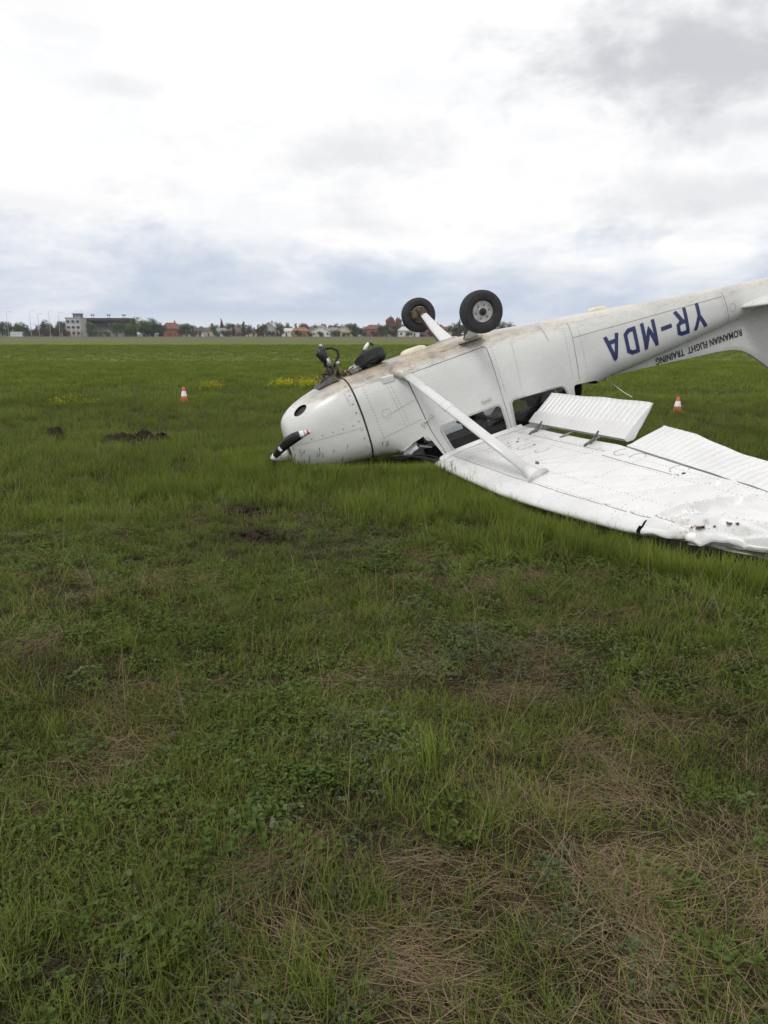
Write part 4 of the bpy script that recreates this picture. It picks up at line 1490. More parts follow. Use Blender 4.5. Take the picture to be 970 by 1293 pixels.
# control building with tower room
p = far(97.5, 455)
t_ = empty('airport_building', p, label='pale multi-storey airfield building with a small tower room on its roof', cat='building')
wm = fmat('conc', (.42, .41, .40))
mb = MB(); mb.box((0, 0, 5.2), (8.6, 9, 10.4)); mb.build('wall', wm, t_)
mb = MB(); mb.box((0, 0, 10.55), (9.2, 9.6, .3)); mb.build('roof', fmat('roof_pale', ROOF['pale']), t_)
mb = MB(); mb.box((1.4, 0, 11.6), (4.2, 4.2, 1.9)); rm = mb.build('tower_room', fmat('pane2', (.16, .17, .19)), t_)
mb = MB(); mb.box((1.4, 0, 12.75), (5.0, 5.0, .35)); mb.build('tower_roof', fmat('roof_dark', ROOF['dark']), rm)
for k in range(4):
    mb = MB(); mb.tube([(-.6 + k * 1.4, 0, 12.8), (-.6 + k * 1.4, 0, 14.2 + (k % 2) * .8)], .06, 5); mb.build('aerial', fmat('pole', (.12, .12, .12)), rm)
for lv in range(3):
    for i in range(3):
        mb = MB(); mb.box((-2.8 + i * 2.8, -4.55, 2.0 + lv * 3.2), (2.0, .15, 1.7)); f_ = mb.build('window', fmat('frame', (.5, .5, .48)), t_)
        mb = MB(); mb.box((-2.8 + i * 2.8, -4.64, 2.0 + lv * 3.2), (1.7, .1, 1.4)); mb.build('pane', fmat('pane', (.05, .06, .07)), f_)
for i in range(5):
    mb = MB(); mb.box((-4.4 + i * 2.2, -4.9, 1.8), (.3, .3, 3.6)); mb.build('column', fmat('wall_brick', WALL['brick']), t_)
# grandstand
p = far(135, 470)
g = empty('grandstand', p, label='long grandstand with a dark flat roof and three mast stubs', cat='grandstand')
vs = [(-15, 6, 0), (15, 6, 0), (15, -5, 0), (-15, -5, 0), (-15, 6, 8), (15, 6, 8), (15, -5, 2.4), (-15, -5, 2.4)]
mb = MB(); mb.add(vs, [(0, 1, 5, 4), (2, 3, 7, 6), (4, 5, 6, 7), (1, 2, 6, 5), (3, 0, 4, 7)]); mb.build('seating', fmat('stand', (.21, .20, .205), .3, .3), g)
mb = MB(); [mb.box((0, 6 - 11 * (k + .5) / 9, 8.1 - 5.6 * (k + .5) / 9), (29.5, .5, .25)) for k in range(9)]; mb.build('bench_row', fmat('bench', (.30, .27, .25)), g)
mb = MB(); mb.box((0, 6.2, 5.0), (30, .3, 9.6)); mb.build('back_wall', fmat('stand', (.21, .20, .205), .3, .3), g)
mb = MB(); mb.box((0, 0, 10.0), (31, 13, 1.3)); rf = mb.build('roof', fmat('standroof', (.055, .055, .058)), g)
mb = MB(); mb.box((0, -6.55, 9.6), (30, .25, .9)); mb.build('roof_fascia', fmat('standroof', (.055, .055, .058)), rf)
for x in (-7.6, 2, 11):
    mb = MB(); mb.tube([(x - .5, 0, 10.6), (x - .5, 0, 13)], .12, 5); mb.tube([(x + .6, 0, 10.6), (x + .6, 0, 13)], .12, 5); mb.box((x, 0, 12.4), (2.4, .3, .5)); mb.build('mast', fmat('standroof', (.055, .055, .058)), rf)
for x in np.linspace(-14.5, 14.5, 7):
    mb = MB(); mb.tube([(x, 5.5, 8), (x, 5.5, 9.9)], .2, 6); mb.build('column', fmat('pole', (.12, .12, .12)), g)
# flood-light poles
for px, hh in ((11, 13), (40, 13.5), (50, 12), (64, 13.5), (76, 12.5)):
    p = far(px, 430)
    lp = empty('lamp_post', p, label='thin tall lamp post rising above the far trees', cat='lamp post', group='lamp posts by the far trees')
    mb = MB(); mb.tube([(0, 0, 0), (0, 0, hh)], [.13, .07], 6); mb.build('pole', fmat('lamppole', (.36, .37, .38)), lp)
    mb = MB(); mb.tube([(0, 0, hh), (.6, 0, hh + .3), (2.0, 0, hh + .35)], .06, 5); mb.box((2.1, 0, hh + .3), (.8, .3, .16)); mb.build('lamp_head', fmat('lamppole', (.36, .37, .38)), lp)
# church
p = far(497, 470)
ch = empty('church', p, label='dark red church with a cluster of domed towers', cat='church')
cm = fmat('church', (.15, .072, .066)); cw = fmat('church_w', (.48, .42, .38)); cd = fmat('dome', (.13, .045, .04))
mb = MB(); mb.box((0, 0, 2.6), (9.4, 12, 5.2)); mb.build('nave', cw, ch)
mb = MB(); mb.add([(-5, -6.4, 5.2), (5, -6.4, 5.2), (0, -6.4, 7.4), (-5, 6.4, 5.2), (5, 6.4, 5.2), (0, 6.4, 7.4)], [(0, 1, 2), (5, 4, 3), (0, 2, 5, 3), (2, 1, 4, 5), (1, 0, 3, 4)]); mb.build('roof', cm, ch)
for x, y, r, z0, z1 in ((-3.4, -3, 1.25, 5, 8.6), (3.5, -3, 1.25, 5, 8.6), (0, -4.5, 1.0, 5.5, 8.0), (-1.6, 1, 1.5, 5, 9.8), (2.4, 2, 1.1, 5, 9.2)):
    mb = MB(); mb.lathe([(r, z0), (r, z1), (r * 1.12, z1 + .1)], 8, Matrix.Translation((x, y, 0))); tw = mb.build('tower', cm, ch)
    mb = MB(); mb.lathe([(r * 1.15, z1 + .1), (r * 1.15, z1 + .5), (r * .9, z1 + 1.1), (r * .35, z1 + 1.6), (.1, z1 + 2.0), (.06, z1 + 2.9)], 10, Matrix.Translation((x, y, 0))); mb.build('dome', cd, tw)
    mb = MB(); mb.box((x, y - r - .03, (z0 + z1) / 2 + .6), (.5, .12, 1.5)); mb.build('window', fmat('pane', (.05, .06, .07)), tw)
mb = MB(); mb.box((0, -6.06, 1.3), (1.6, .15, 2.6)); mb.build('door', fmat('door', (.10, .06, .04)), ch)


# --- trees
def leaf_mat(name, a, b):
    t = NT(name)
    oi = t.new('ShaderNodeObjectInfo')
    n = t.noise(.6, 3, .6, t.pos())
    f = t.math('ADD', t.math('MULTIPLY', n, .7), t.math('MULTIPLY', oi.outputs['Random'], .5), clamp=True)
    c = t.mix(t.ramp(f, .25, .8), a, b)
    t.set(c, .7, 0, .2)
    return t.m


LM = {'dark': leaf_mat('leaves_dark', (.022, .036, .015), (.045, .062, .022)), 'mid': leaf_mat('leaves_mid', (.034, .060, .017), (.065, .095, .025)),
      'bright': leaf_mat('leaves_bright', (.055, .095, .020), (.085, .13, .028)), 'brown': leaf_mat('leaves_brown', (.045, .042, .028), (.075, .065, .042))}
BARK = fmat('bark', (.07, .055, .04))


def tree_meshes(kind, seed):
    r = random.Random(seed)
    mb = MB()
    H = 1.0
    mb.tube([(0, 0, -.02), (.01, 0, .25), (-.01, .01, .5), (.01, 0, .75)], [.035, .026, .018, .006], 7)
    for k in range(6):
        a = r.uniform(0, 6.28); z = r.uniform(.25, .55)
        mb.tube([(0, 0, z), (.13 * math.cos(a), .13 * math.sin(a), z + .12), (.24 * math.cos(a), .24 * math.sin(a), z + .26)], [.012, .008, .003], 5)
    trunk = mesh('trunk_' + kind, mb.v, mb.f)
    lobes = []
    if kind == 'round':
        lobes = [(r.gauss(0, .17), r.gauss(0, .17), r.uniform(.30, .82), r.uniform(.13, .21)) for _ in range(16)]
    elif kind == 'wide':
        lobes = [(r.uniform(-.5, .5), r.uniform(-.3, .3), r.uniform(.18, .75), r.uniform(.14, .22)) for _ in range(26)]
    elif kind == 'poplar':
        lobes = [(r.gauss(0, .04), r.gauss(0, .04), .15 + .8 * k / 14, .11 * (1 - .5 * k / 14)) for k in range(15)]
    elif kind == 'conifer':
        lobes = [(r.gauss(0, .02), r.gauss(0, .02), .10 + .88 * k / 14, .19 * (1 - k / 15) + .015) for k in range(15)]
    else:
        lobes = [(r.uniform(-.5, .5), r.uniform(-.2, .2), r.uniform(.1, .6), r.uniform(.12, .3)) for _ in range(20)]
    vs, fs = [], []
    for (lx, ly, lz, lr) in lobes:
        for _ in range(int(60 + 500 * lr)):
            d = Vector((r.gauss(0, 1), r.gauss(0, 1), r.gauss(0, 1))).normalized() * lr * r.uniform(.45, 1.12)
            if kind == 'conifer':
                d.z *= .4
            c = Vector((lx, ly, lz)) + d
            s_ = r.uniform(.012, .030)
            nrm = (d.normalized() + Vector((r.gauss(0, .5), r.gauss(0, .5), r.gauss(0, .5)))).normalized()
            a = nrm.orthogonal().normalized(); b = nrm.cross(a)
            k = len(vs)
            vs += [c - a * s_, c - b * s_ * .8, c + a * s_, c + b * s_ * .8]
            fs.append((k, k + 1, k + 2, k + 3))
    return trunk, mesh('crown_' + kind, vs, fs, False)


TM = {}
for kd in ('round', 'wide', 'poplar', 'conifer', 'bush'):
    for v in range(2):
        TM[kd, v] = tree_meshes(kd, 11 * v + len(kd))
LABEL = {'round': 'round leafy %s tree on the far edge of the airfield', 'wide': 'broad bushy %s tree on the far edge of the airfield', 'poplar': 'slim %s poplar on the far edge of the airfield',
         'conifer': 'pointed %s conifer on the far edge of the airfield', 'bush': 'low %s thicket on the far edge of the airfield'}
CN = {'dark': 'dark green', 'mid': 'green', 'bright': 'bright green', 'brown': 'brownish'}


def tree(px, h, kind, col, Y=D0, wx=1.0):
    v = random.randint(0, 1)
    o = empty('tree' if kind != 'bush' else 'thicket', far(px, Y), label=LABEL[kind] % CN[col], cat='tree' if kind != 'bush' else 'thicket', group='%s %s trees along the far edge of the airfield' % (CN[col], kind))
    tr, cr = TM[kind, v]
    o.scale = (h * wx, h * wx, h)
    o.rotation_euler = (0, 0, random.uniform(0, 6.28) if kind not in ('wide', 'bush') else random.uniform(-.3, .3))
    obj('trunk', tr, BARK, o)
    key = (kind, v, col)
    if key not in TM:
        m2 = cr.copy(); m2.materials.clear(); m2.materials.append(LM[col]); TM[key] = m2
    obj('crown', TM[key], None, o)


for a in [(-8, 10, 'round', 'dark'), (3, 9, 'round', 'dark'), (14, 10, 'wide', 'mid'), (24, 7, 'round', 'mid'), (30, 9, 'round', 'dark', 500), (36, 5, 'bush', 'brown', 440), (45, 6, 'bush', 'brown', 440), (57, 10, 'round', 'mid'), (66, 8.5, 'wide', 'dark', 490),
          (55, 6, 'bush', 'brown', 440), (68, 6, 'bush', 'brown', 438), (80, 6, 'bush', 'brown', 440), (77, 10, 'round', 'dark', 490), (86, 8, 'round', 'mid', 500),
          (114, 8.5, 'round', 'bright', 440), (122, 5.5, 'bush', 'mid', 440), (134, 4.5, 'bush', 'mid', 440), (148, 8.5, 'round', 'bright', 440, 1.2), (158, 9.5, 'wide', 'bright', 445), (172, 11, 'round', 'bright', 440, 1.25), (183, 10.5, 'wide', 'mid', 442),
          (194, 10.5, 'round', 'mid', 440, 1.2), (201, 8, 'round', 'dark', 440), (165, 6, 'bush', 'mid', 436), (188, 6, 'bush', 'dark', 436), (204, 7.5, 'conifer', 'dark', 440), (229, 6, 'round', 'dark', 460),
          (237, 8, 'round', 'mid', 455, 1.1), (246, 4, 'bush', 'dark'), (256, 6, 'round', 'dark', 500), (262, 7, 'wide', 'dark', 540), (271, 6.5, 'round', 'mid', 470), (280.5, 11, 'conifer', 'dark', 500), (289, 8.5, 'round', 'dark', 500), (294, 7, 'wide', 'dark', 540),
          (307, 7.5, 'conifer', 'mid', 470), (309, 9, 'poplar', 'mid', 490), (314, 6, 'round', 'dark', 465), (326, 5.5, 'wide', 'dark'), (333, 6.5, 'round', 'mid', 520), (350, 9, 'round', 'dark', 495), (356, 8, 'conifer', 'dark', 500), (362, 7, 'round', 'dark', 530),
          (370, 6.5, 'wide', 'mid', 530), (383, 9, 'round', 'dark', 520), (389, 7.5, 'wide', 'dark', 540), (399, 6.5, 'round', 'mid', 520), (410, 8.5, 'round', 'dark', 540), (416, 7, 'conifer', 'dark', 530), (426, 8, 'wide', 'dark', 530), (443, 8.5, 'round', 'mid', 490), (448, 7.5, 'round', 'dark', 470),
          (452, 6, 'round', 'mid', 460), (456, 5.5, 'bush', 'dark', 455), (464, 7, 'round', 'dark', 530), (470, 6.5, 'round', 'mid', 540), (480, 6.5, 'round', 'dark', 450, 1.1), (488, 7, 'round', 'dark', 445), (493, 5.5, 'bush', 'dark', 444), (508, 6, 'round', 'dark', 500),
          (515, 7, 'wide', 'dark', 540), (530, 7, 'round', 'dark', 520), (540, 8, 'round', 'dark', 540), (557, 7, 'wide', 'dark', 530), (574, 8, 'round', 'dark', 470), (580, 10, 'conifer', 'dark', 470), (586, 8.5, 'wide', 'dark', 475), (593, 9, 'round', 'dark', 470), (600, 7, 'round', 'mid', 465)]:
    tree(*a)
px = 0
while px < 610:
    tree(px, random.uniform(6.5, 10), random.choice(['round', 'wide', 'wide', 'round', 'conifer', 'poplar']), random.choice(['dark', 'dark', 'mid', 'brown']), random.uniform(540, 600)); px += random.uniform(6, 12)
px = 240
while px < 600:
    if random.random() < .35: tree(px + 4, random.uniform(5, 7.5), random.choice(['round', 'wide', 'conifer']), random.choice(['dark', 'mid']), random.uniform(430, 455))
    tree(px, random.uniform(3, 5), 'bush', random.choice(['dark', 'brown', 'mid']), random.uniform(425, 450)); px += random.uniform(8, 26)
px = 612
while px < 1120:
    tree(px, random.uniform(6, 10), random.choice(['round', 'wide', 'round', 'conifer']), random.choice(['dark', 'mid']), random.uniform(450, 530)); px += random.uniform(8, 16)
px = -20
while px > -160:
    tree(px, random.uniform(6, 10), random.choice(['round', 'wide', 'round']), random.choice(['dark', 'mid', 'brown']), random.uniform(440, 520)); px -= random.uniform(8, 15)

# ================================================================== AIR
hz = MB(); hz.box((0, 900, 10), (3600, 2200, 22.0))
hm = bpy.data.materials.new('thin_haze'); hm.use_nodes = True
hn = hm.node_tree.nodes; hn.clear()
ho_, hv = hn.new('ShaderNodeOutputMaterial'), hn.new('ShaderNodeVolumePrincipled')
hv.inputs['Color'].default_value = (.86, .91, 1.0, 1); hv.inputs['Density'].default_value = .00016
hv.inputs['Anisotropy'].default_value = .2
hm.node_tree.links.new(hv.outputs[0], ho_.inputs['Volume'])
hz.build('haze', hm, None, kind='stuff', label='thin pale haze over the airfield', cat='haze')

# ================================================================== VEGETATION
def blade_mat(name, base, tip, dry, dry_amt, rough=.6, trans=.35):
    """thin leaf: reflects and lets light through; tint varies per plant, per blade and across the meadow"""
    t = NT(name)
    t.n.remove(t.b)
    at = t.new('ShaderNodeAttribute', attribute_name='tone')
    sep_ = t.new('ShaderNodeSeparateXYZ'); t.l.new(at.outputs['Vector'], sep_.inputs[0])
    oi = t.new('ShaderNodeObjectInfo')
    p = t.pos()
    big = t.noise(.55, 4, .6, p)
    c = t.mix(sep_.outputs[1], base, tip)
    k = t.math('ADD', t.math('MULTIPLY', sep_.outputs[0], .55), t.math('MULTIPLY', oi.outputs['Random'], .45))
    c = t.mix(t.ramp(k, 1 - dry_amt - .12, 1 - dry_amt + .12), c, dry)
    hs = t.new('ShaderNodeHueSaturation')
    hs.inputs['Saturation'].default_value = 1.0
    t.l.new(t.ramp(big, .3, .7, .78, 1.22), hs.inputs['Value'])
    t.l.new(t.math('ADD', t.math('MULTIPLY', oi.outputs['Random'], .03), .485), hs.inputs['Hue'])
    t.l.new(c, hs.inputs['Color'])
    di = t.new('ShaderNodeBsdfDiffuse'); tl = t.new('ShaderNodeBsdfTranslucent'); gl = t.new('ShaderNodeBsdfGlossy')
    gl.inputs['Roughness'].default_value = rough; gl.inputs[0].default_value = (.5, .5, .5, 1)
    t.l.new(hs.outputs[0], di.inputs[0]); t.l.new(hs.outputs[0], tl.inputs[0])
    m1 = t.new('ShaderNodeMixShader'); m1.inputs[0].default_value = trans
    m2 = t.new('ShaderNodeMixShader'); m2.inputs[0].default_value = .012
    t.l.new(di.outputs[0], m1.inputs[1]); t.l.new(tl.outputs[0], m1.inputs[2])
    t.l.new(m1.outputs[0], m2.inputs[1]); t.l.new(gl.outputs[0], m2.inputs[2]); t.l.new(m2.outputs[0], t.out.inputs[0])
    return t.m


GRASS = blade_mat('grass_blades', (.040, .058, .013), (.188, .238, .045), (.25, .20, .11), .18)  # base darkened, tip brightened: shade in the gaps put into the colour
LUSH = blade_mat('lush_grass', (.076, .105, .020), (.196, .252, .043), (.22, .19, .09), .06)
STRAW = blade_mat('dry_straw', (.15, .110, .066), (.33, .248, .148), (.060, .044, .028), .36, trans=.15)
THATCH = blade_mat('fine_thatch', (.045, .036, .022), (.115, .090, .056), (.028, .022, .014), .45, trans=.15)
WEED = blade_mat('weed_leaves', (.050, .074, .018), (.130, .178, .046), (.17, .20, .11), .10)
SILVER = blade_mat('silvery_weed', (.075, .094, .044), (.145, .172, .092), (.11, .13, .065), .2)
SEED = blade_mat('seed_heads', (.060, .050, .030), (.12, .095, .055), (.045, .035, .022), .4)
YEL = blade_mat('yellow_petals', (.36, .33, .02), (.45, .42, .03), (.26, .28, .03), .2)


class Tuft:
    def __init__(self):
        self.v, self.f, self.t, self.mi = [], [], [], []

    def strip(self, pts, w, tone, flat_dir=None, mi=0):
        """tapered ribbon along pts"""
        b = len(self.v)
        n = len(pts)
        for i, p in enumerate(pts):
            t = (pts[min(i + 1, n - 1)] - pts[max(i - 1, 0)])
            sd = t.cross(Vector((0, 0, 1)))
            if flat_dir is not None:
                sd = flat_dir
            sd = sd.normalized() if sd.length > 1e-6 else Vector((1, 0, 0))
            ww = w * (1 - (i / (n - 1)) ** 2.2) + .0002
            if i == n - 1:
                self.v.append(p); self.t.append((tone, 1, 0))
            else:
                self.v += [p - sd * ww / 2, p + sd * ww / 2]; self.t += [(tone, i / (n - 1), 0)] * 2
        for i in range(n - 2):
            self.f.append((b + 2 * i, b + 2 * i + 1, b + 2 * i + 3, b + 2 * i + 2)); self.mi.append(mi)
        self.f.append((b + 2 * n - 4, b + 2 * n - 3, b + 2 * n - 2)); self.mi.append(mi)

    def leaf(self, c, d, up, L, w, tone, mi=0):
        d = d.normalized(); s = d.cross(up).normalized(); b = len(self.v)
        u = s.cross(d)
        for a, q, h in ((0, 0, 0), (.3, -.8, .05), (.3, .8, .05), (.62, -1, .04), (.62, 1, .04), (1, 0, -.08), (.5, 0, -.04)):
            self.v.append(c + d * L * a + s * w * q + u * L * h); self.t.append((tone, a, 0))
        for f in ((0, 6, 1), (0, 2, 6), (1, 6, 3), (2, 4, 6), (3, 6, 5), (6, 4, 5)):
            self.f.append(tuple(b + i for i in f)); self.mi.append(mi)

    def make(self, name, mats):
        me = mesh(name, self.v, self.f, False)
        for m in mats:
            me.materials.append(m)
        me.polygons.foreach_set('material_index', self.mi)
        a = me.attributes.new('tone', 'FLOAT_VECTOR', 'POINT')
        a.data.foreach_set('vector', np.array(self.t, np.float32).ravel())
        return bpy.data.objects.new(name, me)


rr_ = random.Random(5)


def grass_tuft(n, rad, h0, h1, w, lean, segs=3):
    T = Tuft()
    for _ in range(n):
        a = rr_.uniform(0, 6.283); r = rad * math.sqrt(rr_.random())
        p = Vector((r * math.cos(a), r * math.sin(a), -.01))
        h = rr_.uniform(h0, h1)
        b = rr_.uniform(0, 6.283) if rr_.random() < .5 else a + rr_.gauss(0, .6)
        ln = abs(rr_.gauss(0, lean)) * h
        dirv = Vector((math.cos(b), math.sin(b), 0))
        pts = []
        for k in range(segs + 1):
            t = k / segs
            pts.append(p + dirv * ln * t ** 1.8 + Vector((0, 0, h * (t - .28 * (ln / h) ** 1.0 * t * t))))
        T.strip(pts, w * rr_.uniform(.7, 1.25), rr_.random())
    return T


def coll(name, objs):
    c = bpy.data.collections.new(name)
    for o in objs:
        c.objects.link(o)
    return c


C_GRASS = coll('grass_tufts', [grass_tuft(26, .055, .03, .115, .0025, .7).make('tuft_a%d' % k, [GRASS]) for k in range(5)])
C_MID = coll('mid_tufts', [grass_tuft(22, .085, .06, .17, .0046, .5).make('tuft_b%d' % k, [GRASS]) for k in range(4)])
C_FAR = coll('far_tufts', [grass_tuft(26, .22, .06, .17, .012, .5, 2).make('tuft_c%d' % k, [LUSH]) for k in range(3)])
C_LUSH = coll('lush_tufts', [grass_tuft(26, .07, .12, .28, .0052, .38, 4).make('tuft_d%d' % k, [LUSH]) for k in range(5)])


def straw_tuft(n, L0, L1, spread, zmax, coh):
    T = Tuft()
    for _ in range(n):
        a = rr_.gauss(0, coh)
        c = Vector((rr_.gauss(0, spread), rr_.gauss(0, spread), rr_.uniform(.004, zmax)))
        L = rr_.uniform(L0, L1)
        d = Vector((math.cos(a), math.sin(a), rr_.gauss(.04, .09)))
        bend = Vector((-d.y, d.x, 0)) * rr_.gauss(0, .12) * L
        pts = [c + d * L * (t - .5) + bend * (t - .5) ** 2 * 4 + Vector((0, 0, -.02 * (t - .5) ** 2)) for t in (0, .33, .66, 1)]
        T.strip(pts, rr_.uniform(.0009, .0021), rr_.random(), mi=0)
    return T


C_STRAW = coll('straw_tufts', [straw_tuft(60, .06, .22, .07, .04, .5).make('tuft_e%d' % k, [STRAW]) for k in range(3)] + [straw_tuft(55, .04, .18, .075, .035, 1.6).make('tuft_f%d' % k, [STRAW]) for k in range(3)])


def stalk(n):
    T = Tuft()
    for _ in range(n):
        a = rr_.uniform(0, 6.28); L = rr_.uniform(.18, .45); tilt = rr_.uniform(.5, 1.45)
        d = Vector((math.cos(a) * math.sin(tilt), math.sin(a) * math.sin(tilt), math.cos(tilt)))
        p = Vector((rr_.gauss(0, .03), rr_.gauss(0, .03), 0))
        T.strip([p + d * L * t + Vector((0, 0, -.05 * L * t * t)) for t in (0, .35, .7, 1)], .0018, rr_.random() * .5)
    return T


C_THATCH = coll('thatch_tufts', [straw_tuft(60, .03, .13, .07, .022, 2.5).make('tuft_t%d' % k, [THATCH]) for k in range(4)])
C_STALK = coll('stalk_tufts', [stalk(3).make('tuft_g%d' % k, [STRAW]) for k in range(4)])


def weed(n, rad, hmax, L, mats, droop=.25):
    T = Tuft()
    for _ in range(n):
        a = rr_.uniform(0, 6.283); r = rad * math.sqrt(rr_.random())
        h = hmax * rr_.uniform(.25, 1) * (1 - .4 * r / rad)
        base = Vector((r * .5 * math.cos(a), r * .5 * math.sin(a), 0)); top = Vector((r * math.cos(a), r * math.sin(a), h))
        T.strip([base, base.lerp(top, .5), top], .0025, rr_.random())
        tone = rr_.random()
        for k in range(rr_.randint(3, 6)):
            b = a + rr_.uniform(-2, 2)
            d = Vector((math.cos(b), math.sin(b), rr_.uniform(-droop, .5)))
            l = L * rr_.uniform(.6, 1.2)
            T.leaf(base.lerp(top, rr_.uniform(.55, 1)), d, Vector((rr_.gauss(0, .3), rr_.gauss(0, .3), 1)).normalized(), l, l * rr_.uniform(.20, .38), min(1, tone + rr_.uniform(0, .2)))
    return T


C_WEED = coll('weed_tufts', [weed(26, .09, .06, .011 + .004 * k, None).make('tuft_h%d' % k, [WEED]) for k in range(4)] + [weed(18, .07, .075, .015, None).make('tuft_i%d' % k, [SILVER]) for k in range(2)])


def seed_stalk(n):
    T = Tuft()
    for _ in range(n):
        a = rr_.uniform(0, 6.28); H = rr_.uniform(.26, .42); ln = rr_.uniform(0, .10)
        p = Vector((rr_.gauss(0, .05), rr_.gauss(0, .05), 0)); d = Vector((math.cos(a) * ln, math.sin(a) * ln, 0))
        q = [p + d * t * t + Vector((0, 0, H * t)) for t in (0, .4, .8, 1)]
        T.strip(q, .0026, rr_.random() * .4, flat_dir=Vector((1, .3, 0)), mi=0)
        for k in range(9):
            c = q[3] + Vector((0, 0, -.055 * k / 9)) + Vector((rr_.gauss(0, .003), rr_.gauss(0, .003), 0))
            b = rr_.uniform(0, 6.28)
            T.leaf(c, Vector((math.cos(b) * .4, math.sin(b) * .4, 1)), Vector((math.sin(b), math.cos(b), .1)).normalized(), .018, .0034, rr_.random(), mi=1)
    return T


C_SEED = coll('seed_tufts', [seed_stalk(4).make('tuft_j%d' % k, [LUSH, SEED]) for k in range(4)])


def flower(n):
    T = Tuft()
    for _ in range(n):
        p = Vector((rr_.gauss(0, .12), rr_.gauss(0, .12), 0)); H = rr_.uniform(.14, .30)
        T.strip([p, p + Vector((.01, 0, H * .5)), p + Vector((0, .01, H))], .004, .2, mi=0)
        for k in range(6):
            b = rr_.uniform(0, 6.28)
            T.leaf(p + Vector((rr_.gauss(0, .012), rr_.gauss(0, .012), H + rr_.gauss(0, .015))), Vector((math.cos(b), math.sin(b), .5)), Vector((0, 0, 1)), .034, .017, rr_.random(), mi=1)
    return T


C_FLOWER = coll('flower_tufts', [flower(8).make('tuft_k%d' % k, [LUSH, YEL]) for k in range(3)])


def scatter(name, pts, rots, scls, ids, collection, label, cat):
    me = bpy.data.meshes.new(name)
    me.from_pydata([tuple(p) for p in pts], [], [])
    for nm, ty, arr in (('rot', 'FLOAT_VECTOR', rots), ('scl', 'FLOAT_VECTOR', scls)):
        a = me.attributes.new(nm, ty, 'POINT'); a.data.foreach_set('vector', np.asarray(arr, np.float32).ravel())
    a = me.attributes.new('pick', 'INT', 'POINT'); a.data.foreach_set('value', np.asarray(ids, np.int32))
    ng_ = bpy.data.node_groups.new(name + '_nodes', 'GeometryNodeTree')
    ng_.interface.new_socket('Geometry', in_out='INPUT', socket_type='NodeSocketGeometry')
    ng_.interface.new_socket('Geometry', in_out='OUTPUT', socket_type='NodeSocketGeometry')
    N = ng_.nodes
    gi, go = N.new('NodeGroupInput'), N.new('NodeGroupOutput')
    iop = N.new('GeometryNodeInstanceOnPoints'); ci = N.new('GeometryNodeCollectionInfo')
    ci.inputs['Collection'].default_value = collection; ci.inputs['Separate Children'].default_value = True; ci.inputs['Reset Children'].default_value = True
    iop.inputs['Pick Instance'].default_value = True
    for nm, ty, sk in (('rot', 'FLOAT_VECTOR', 'Rotation'), ('scl', 'FLOAT_VECTOR', 'Scale'), ('pick', 'INT', 'Instance Index')):
        a = N.new('GeometryNodeInputNamedAttribute'); a.data_type = ty; a.inputs['Name'].default_value = nm
        ng_.links.new([o_ for o_ in a.outputs if o_.enabled][0], iop.inputs[sk])
    ng_.links.new(gi.outputs[0], iop.inputs['Points']); ng_.links.new(ci.outputs[0], iop.inputs['Instance']); ng_.links.new(iop.outputs[0], go.inputs[0])
    o = obj(name, me, None, None, 'stuff', label, cat)
    md = o.modifiers.new('scatter', 'NODES'); md.node_group = ng_
    return o


# footprint of the airplane on the ground: nothing grows through it
FOOT = []
for outline in ([(.80, .5), (.82, 2.6), (1.08, 3.7), (1.25, 4.3), (1.8, 5.3), (2.05, 5.3), (2.2, 2.6), (2.2, .5), (2.2, -.5), (2.2, -2.6), (1.9, -5.4), (.8, -5.4), (.7, -2.5), (.7, -.5)],
                [(-.86, -.30), (-.5, -.40), (.1, -.45), (2.4, -.42), (2.4, .42), (.1, .45), (-.5, .40), (-.86, .30)]):
    FOOT.append([tuple((BM @ Vector((x, y, 1.2 if len(outline) > 9 else .9)))[:2]) for x, y in outline])


def clear(P):
    k = np.zeros(len(P), bool)
    for f in FOOT:
        k |= inpoly(P, f)
    return ~k


def patch(P, lst, warp=0.0):
    """how far inside any of the listed (px, py, rx, ry) patches of the photo's ground a point lies"""
    w = np.zeros(len(P))
    if warp:
        k_ = warp * np.clip(P[:, 1] / 3.0, .6, 2.0)
        P = P + np.stack([(nz(P, 1.7, 41) + .5 * nz(P, 4.3, 43)) * k_, (nz(P, 1.7, 47) + .5 * nz(P, 4.3, 49)) * k_], 1)
    for px, py, rx, ry in lst:
        c = pix(px, py)
        sx = (pix(px + rx, py).x - c.x); sy = (pix(px, py - ry).y - pix(px, py + ry).y) / 2
        d = ((P[:, 0] - c.x) / sx) ** 2 + ((P[:, 1] - c.y) / sy) ** 2
        w = np.maximum(w, np.exp(-d * 1.1))
    return w


def nz(P, sc, seed):
    return np.array([noise.noise((p[0] * sc + seed, p[1] * sc, seed * .7)) for p in P])


def ring_pts(y0, y1, dens, side=.62, pad=1.2):
    area = side * (y1 * y1 - y0 * y0) + 2 * pad * (y1 - y0)
    n = int(area * dens)
    y = np.sqrt(rng.random(n * 2) * (y1 * y1 - y0 * y0) + y0 * y0) if y0 > 0 else rng.random(n * 2) * (y1 - y0) + y0
    x = (rng.random(n * 2) * 2 - 1) * (side * y1 + pad)
    k = np.abs(x) < side * y + pad
    return np.stack([x[k], y[k]], 1)[:n]


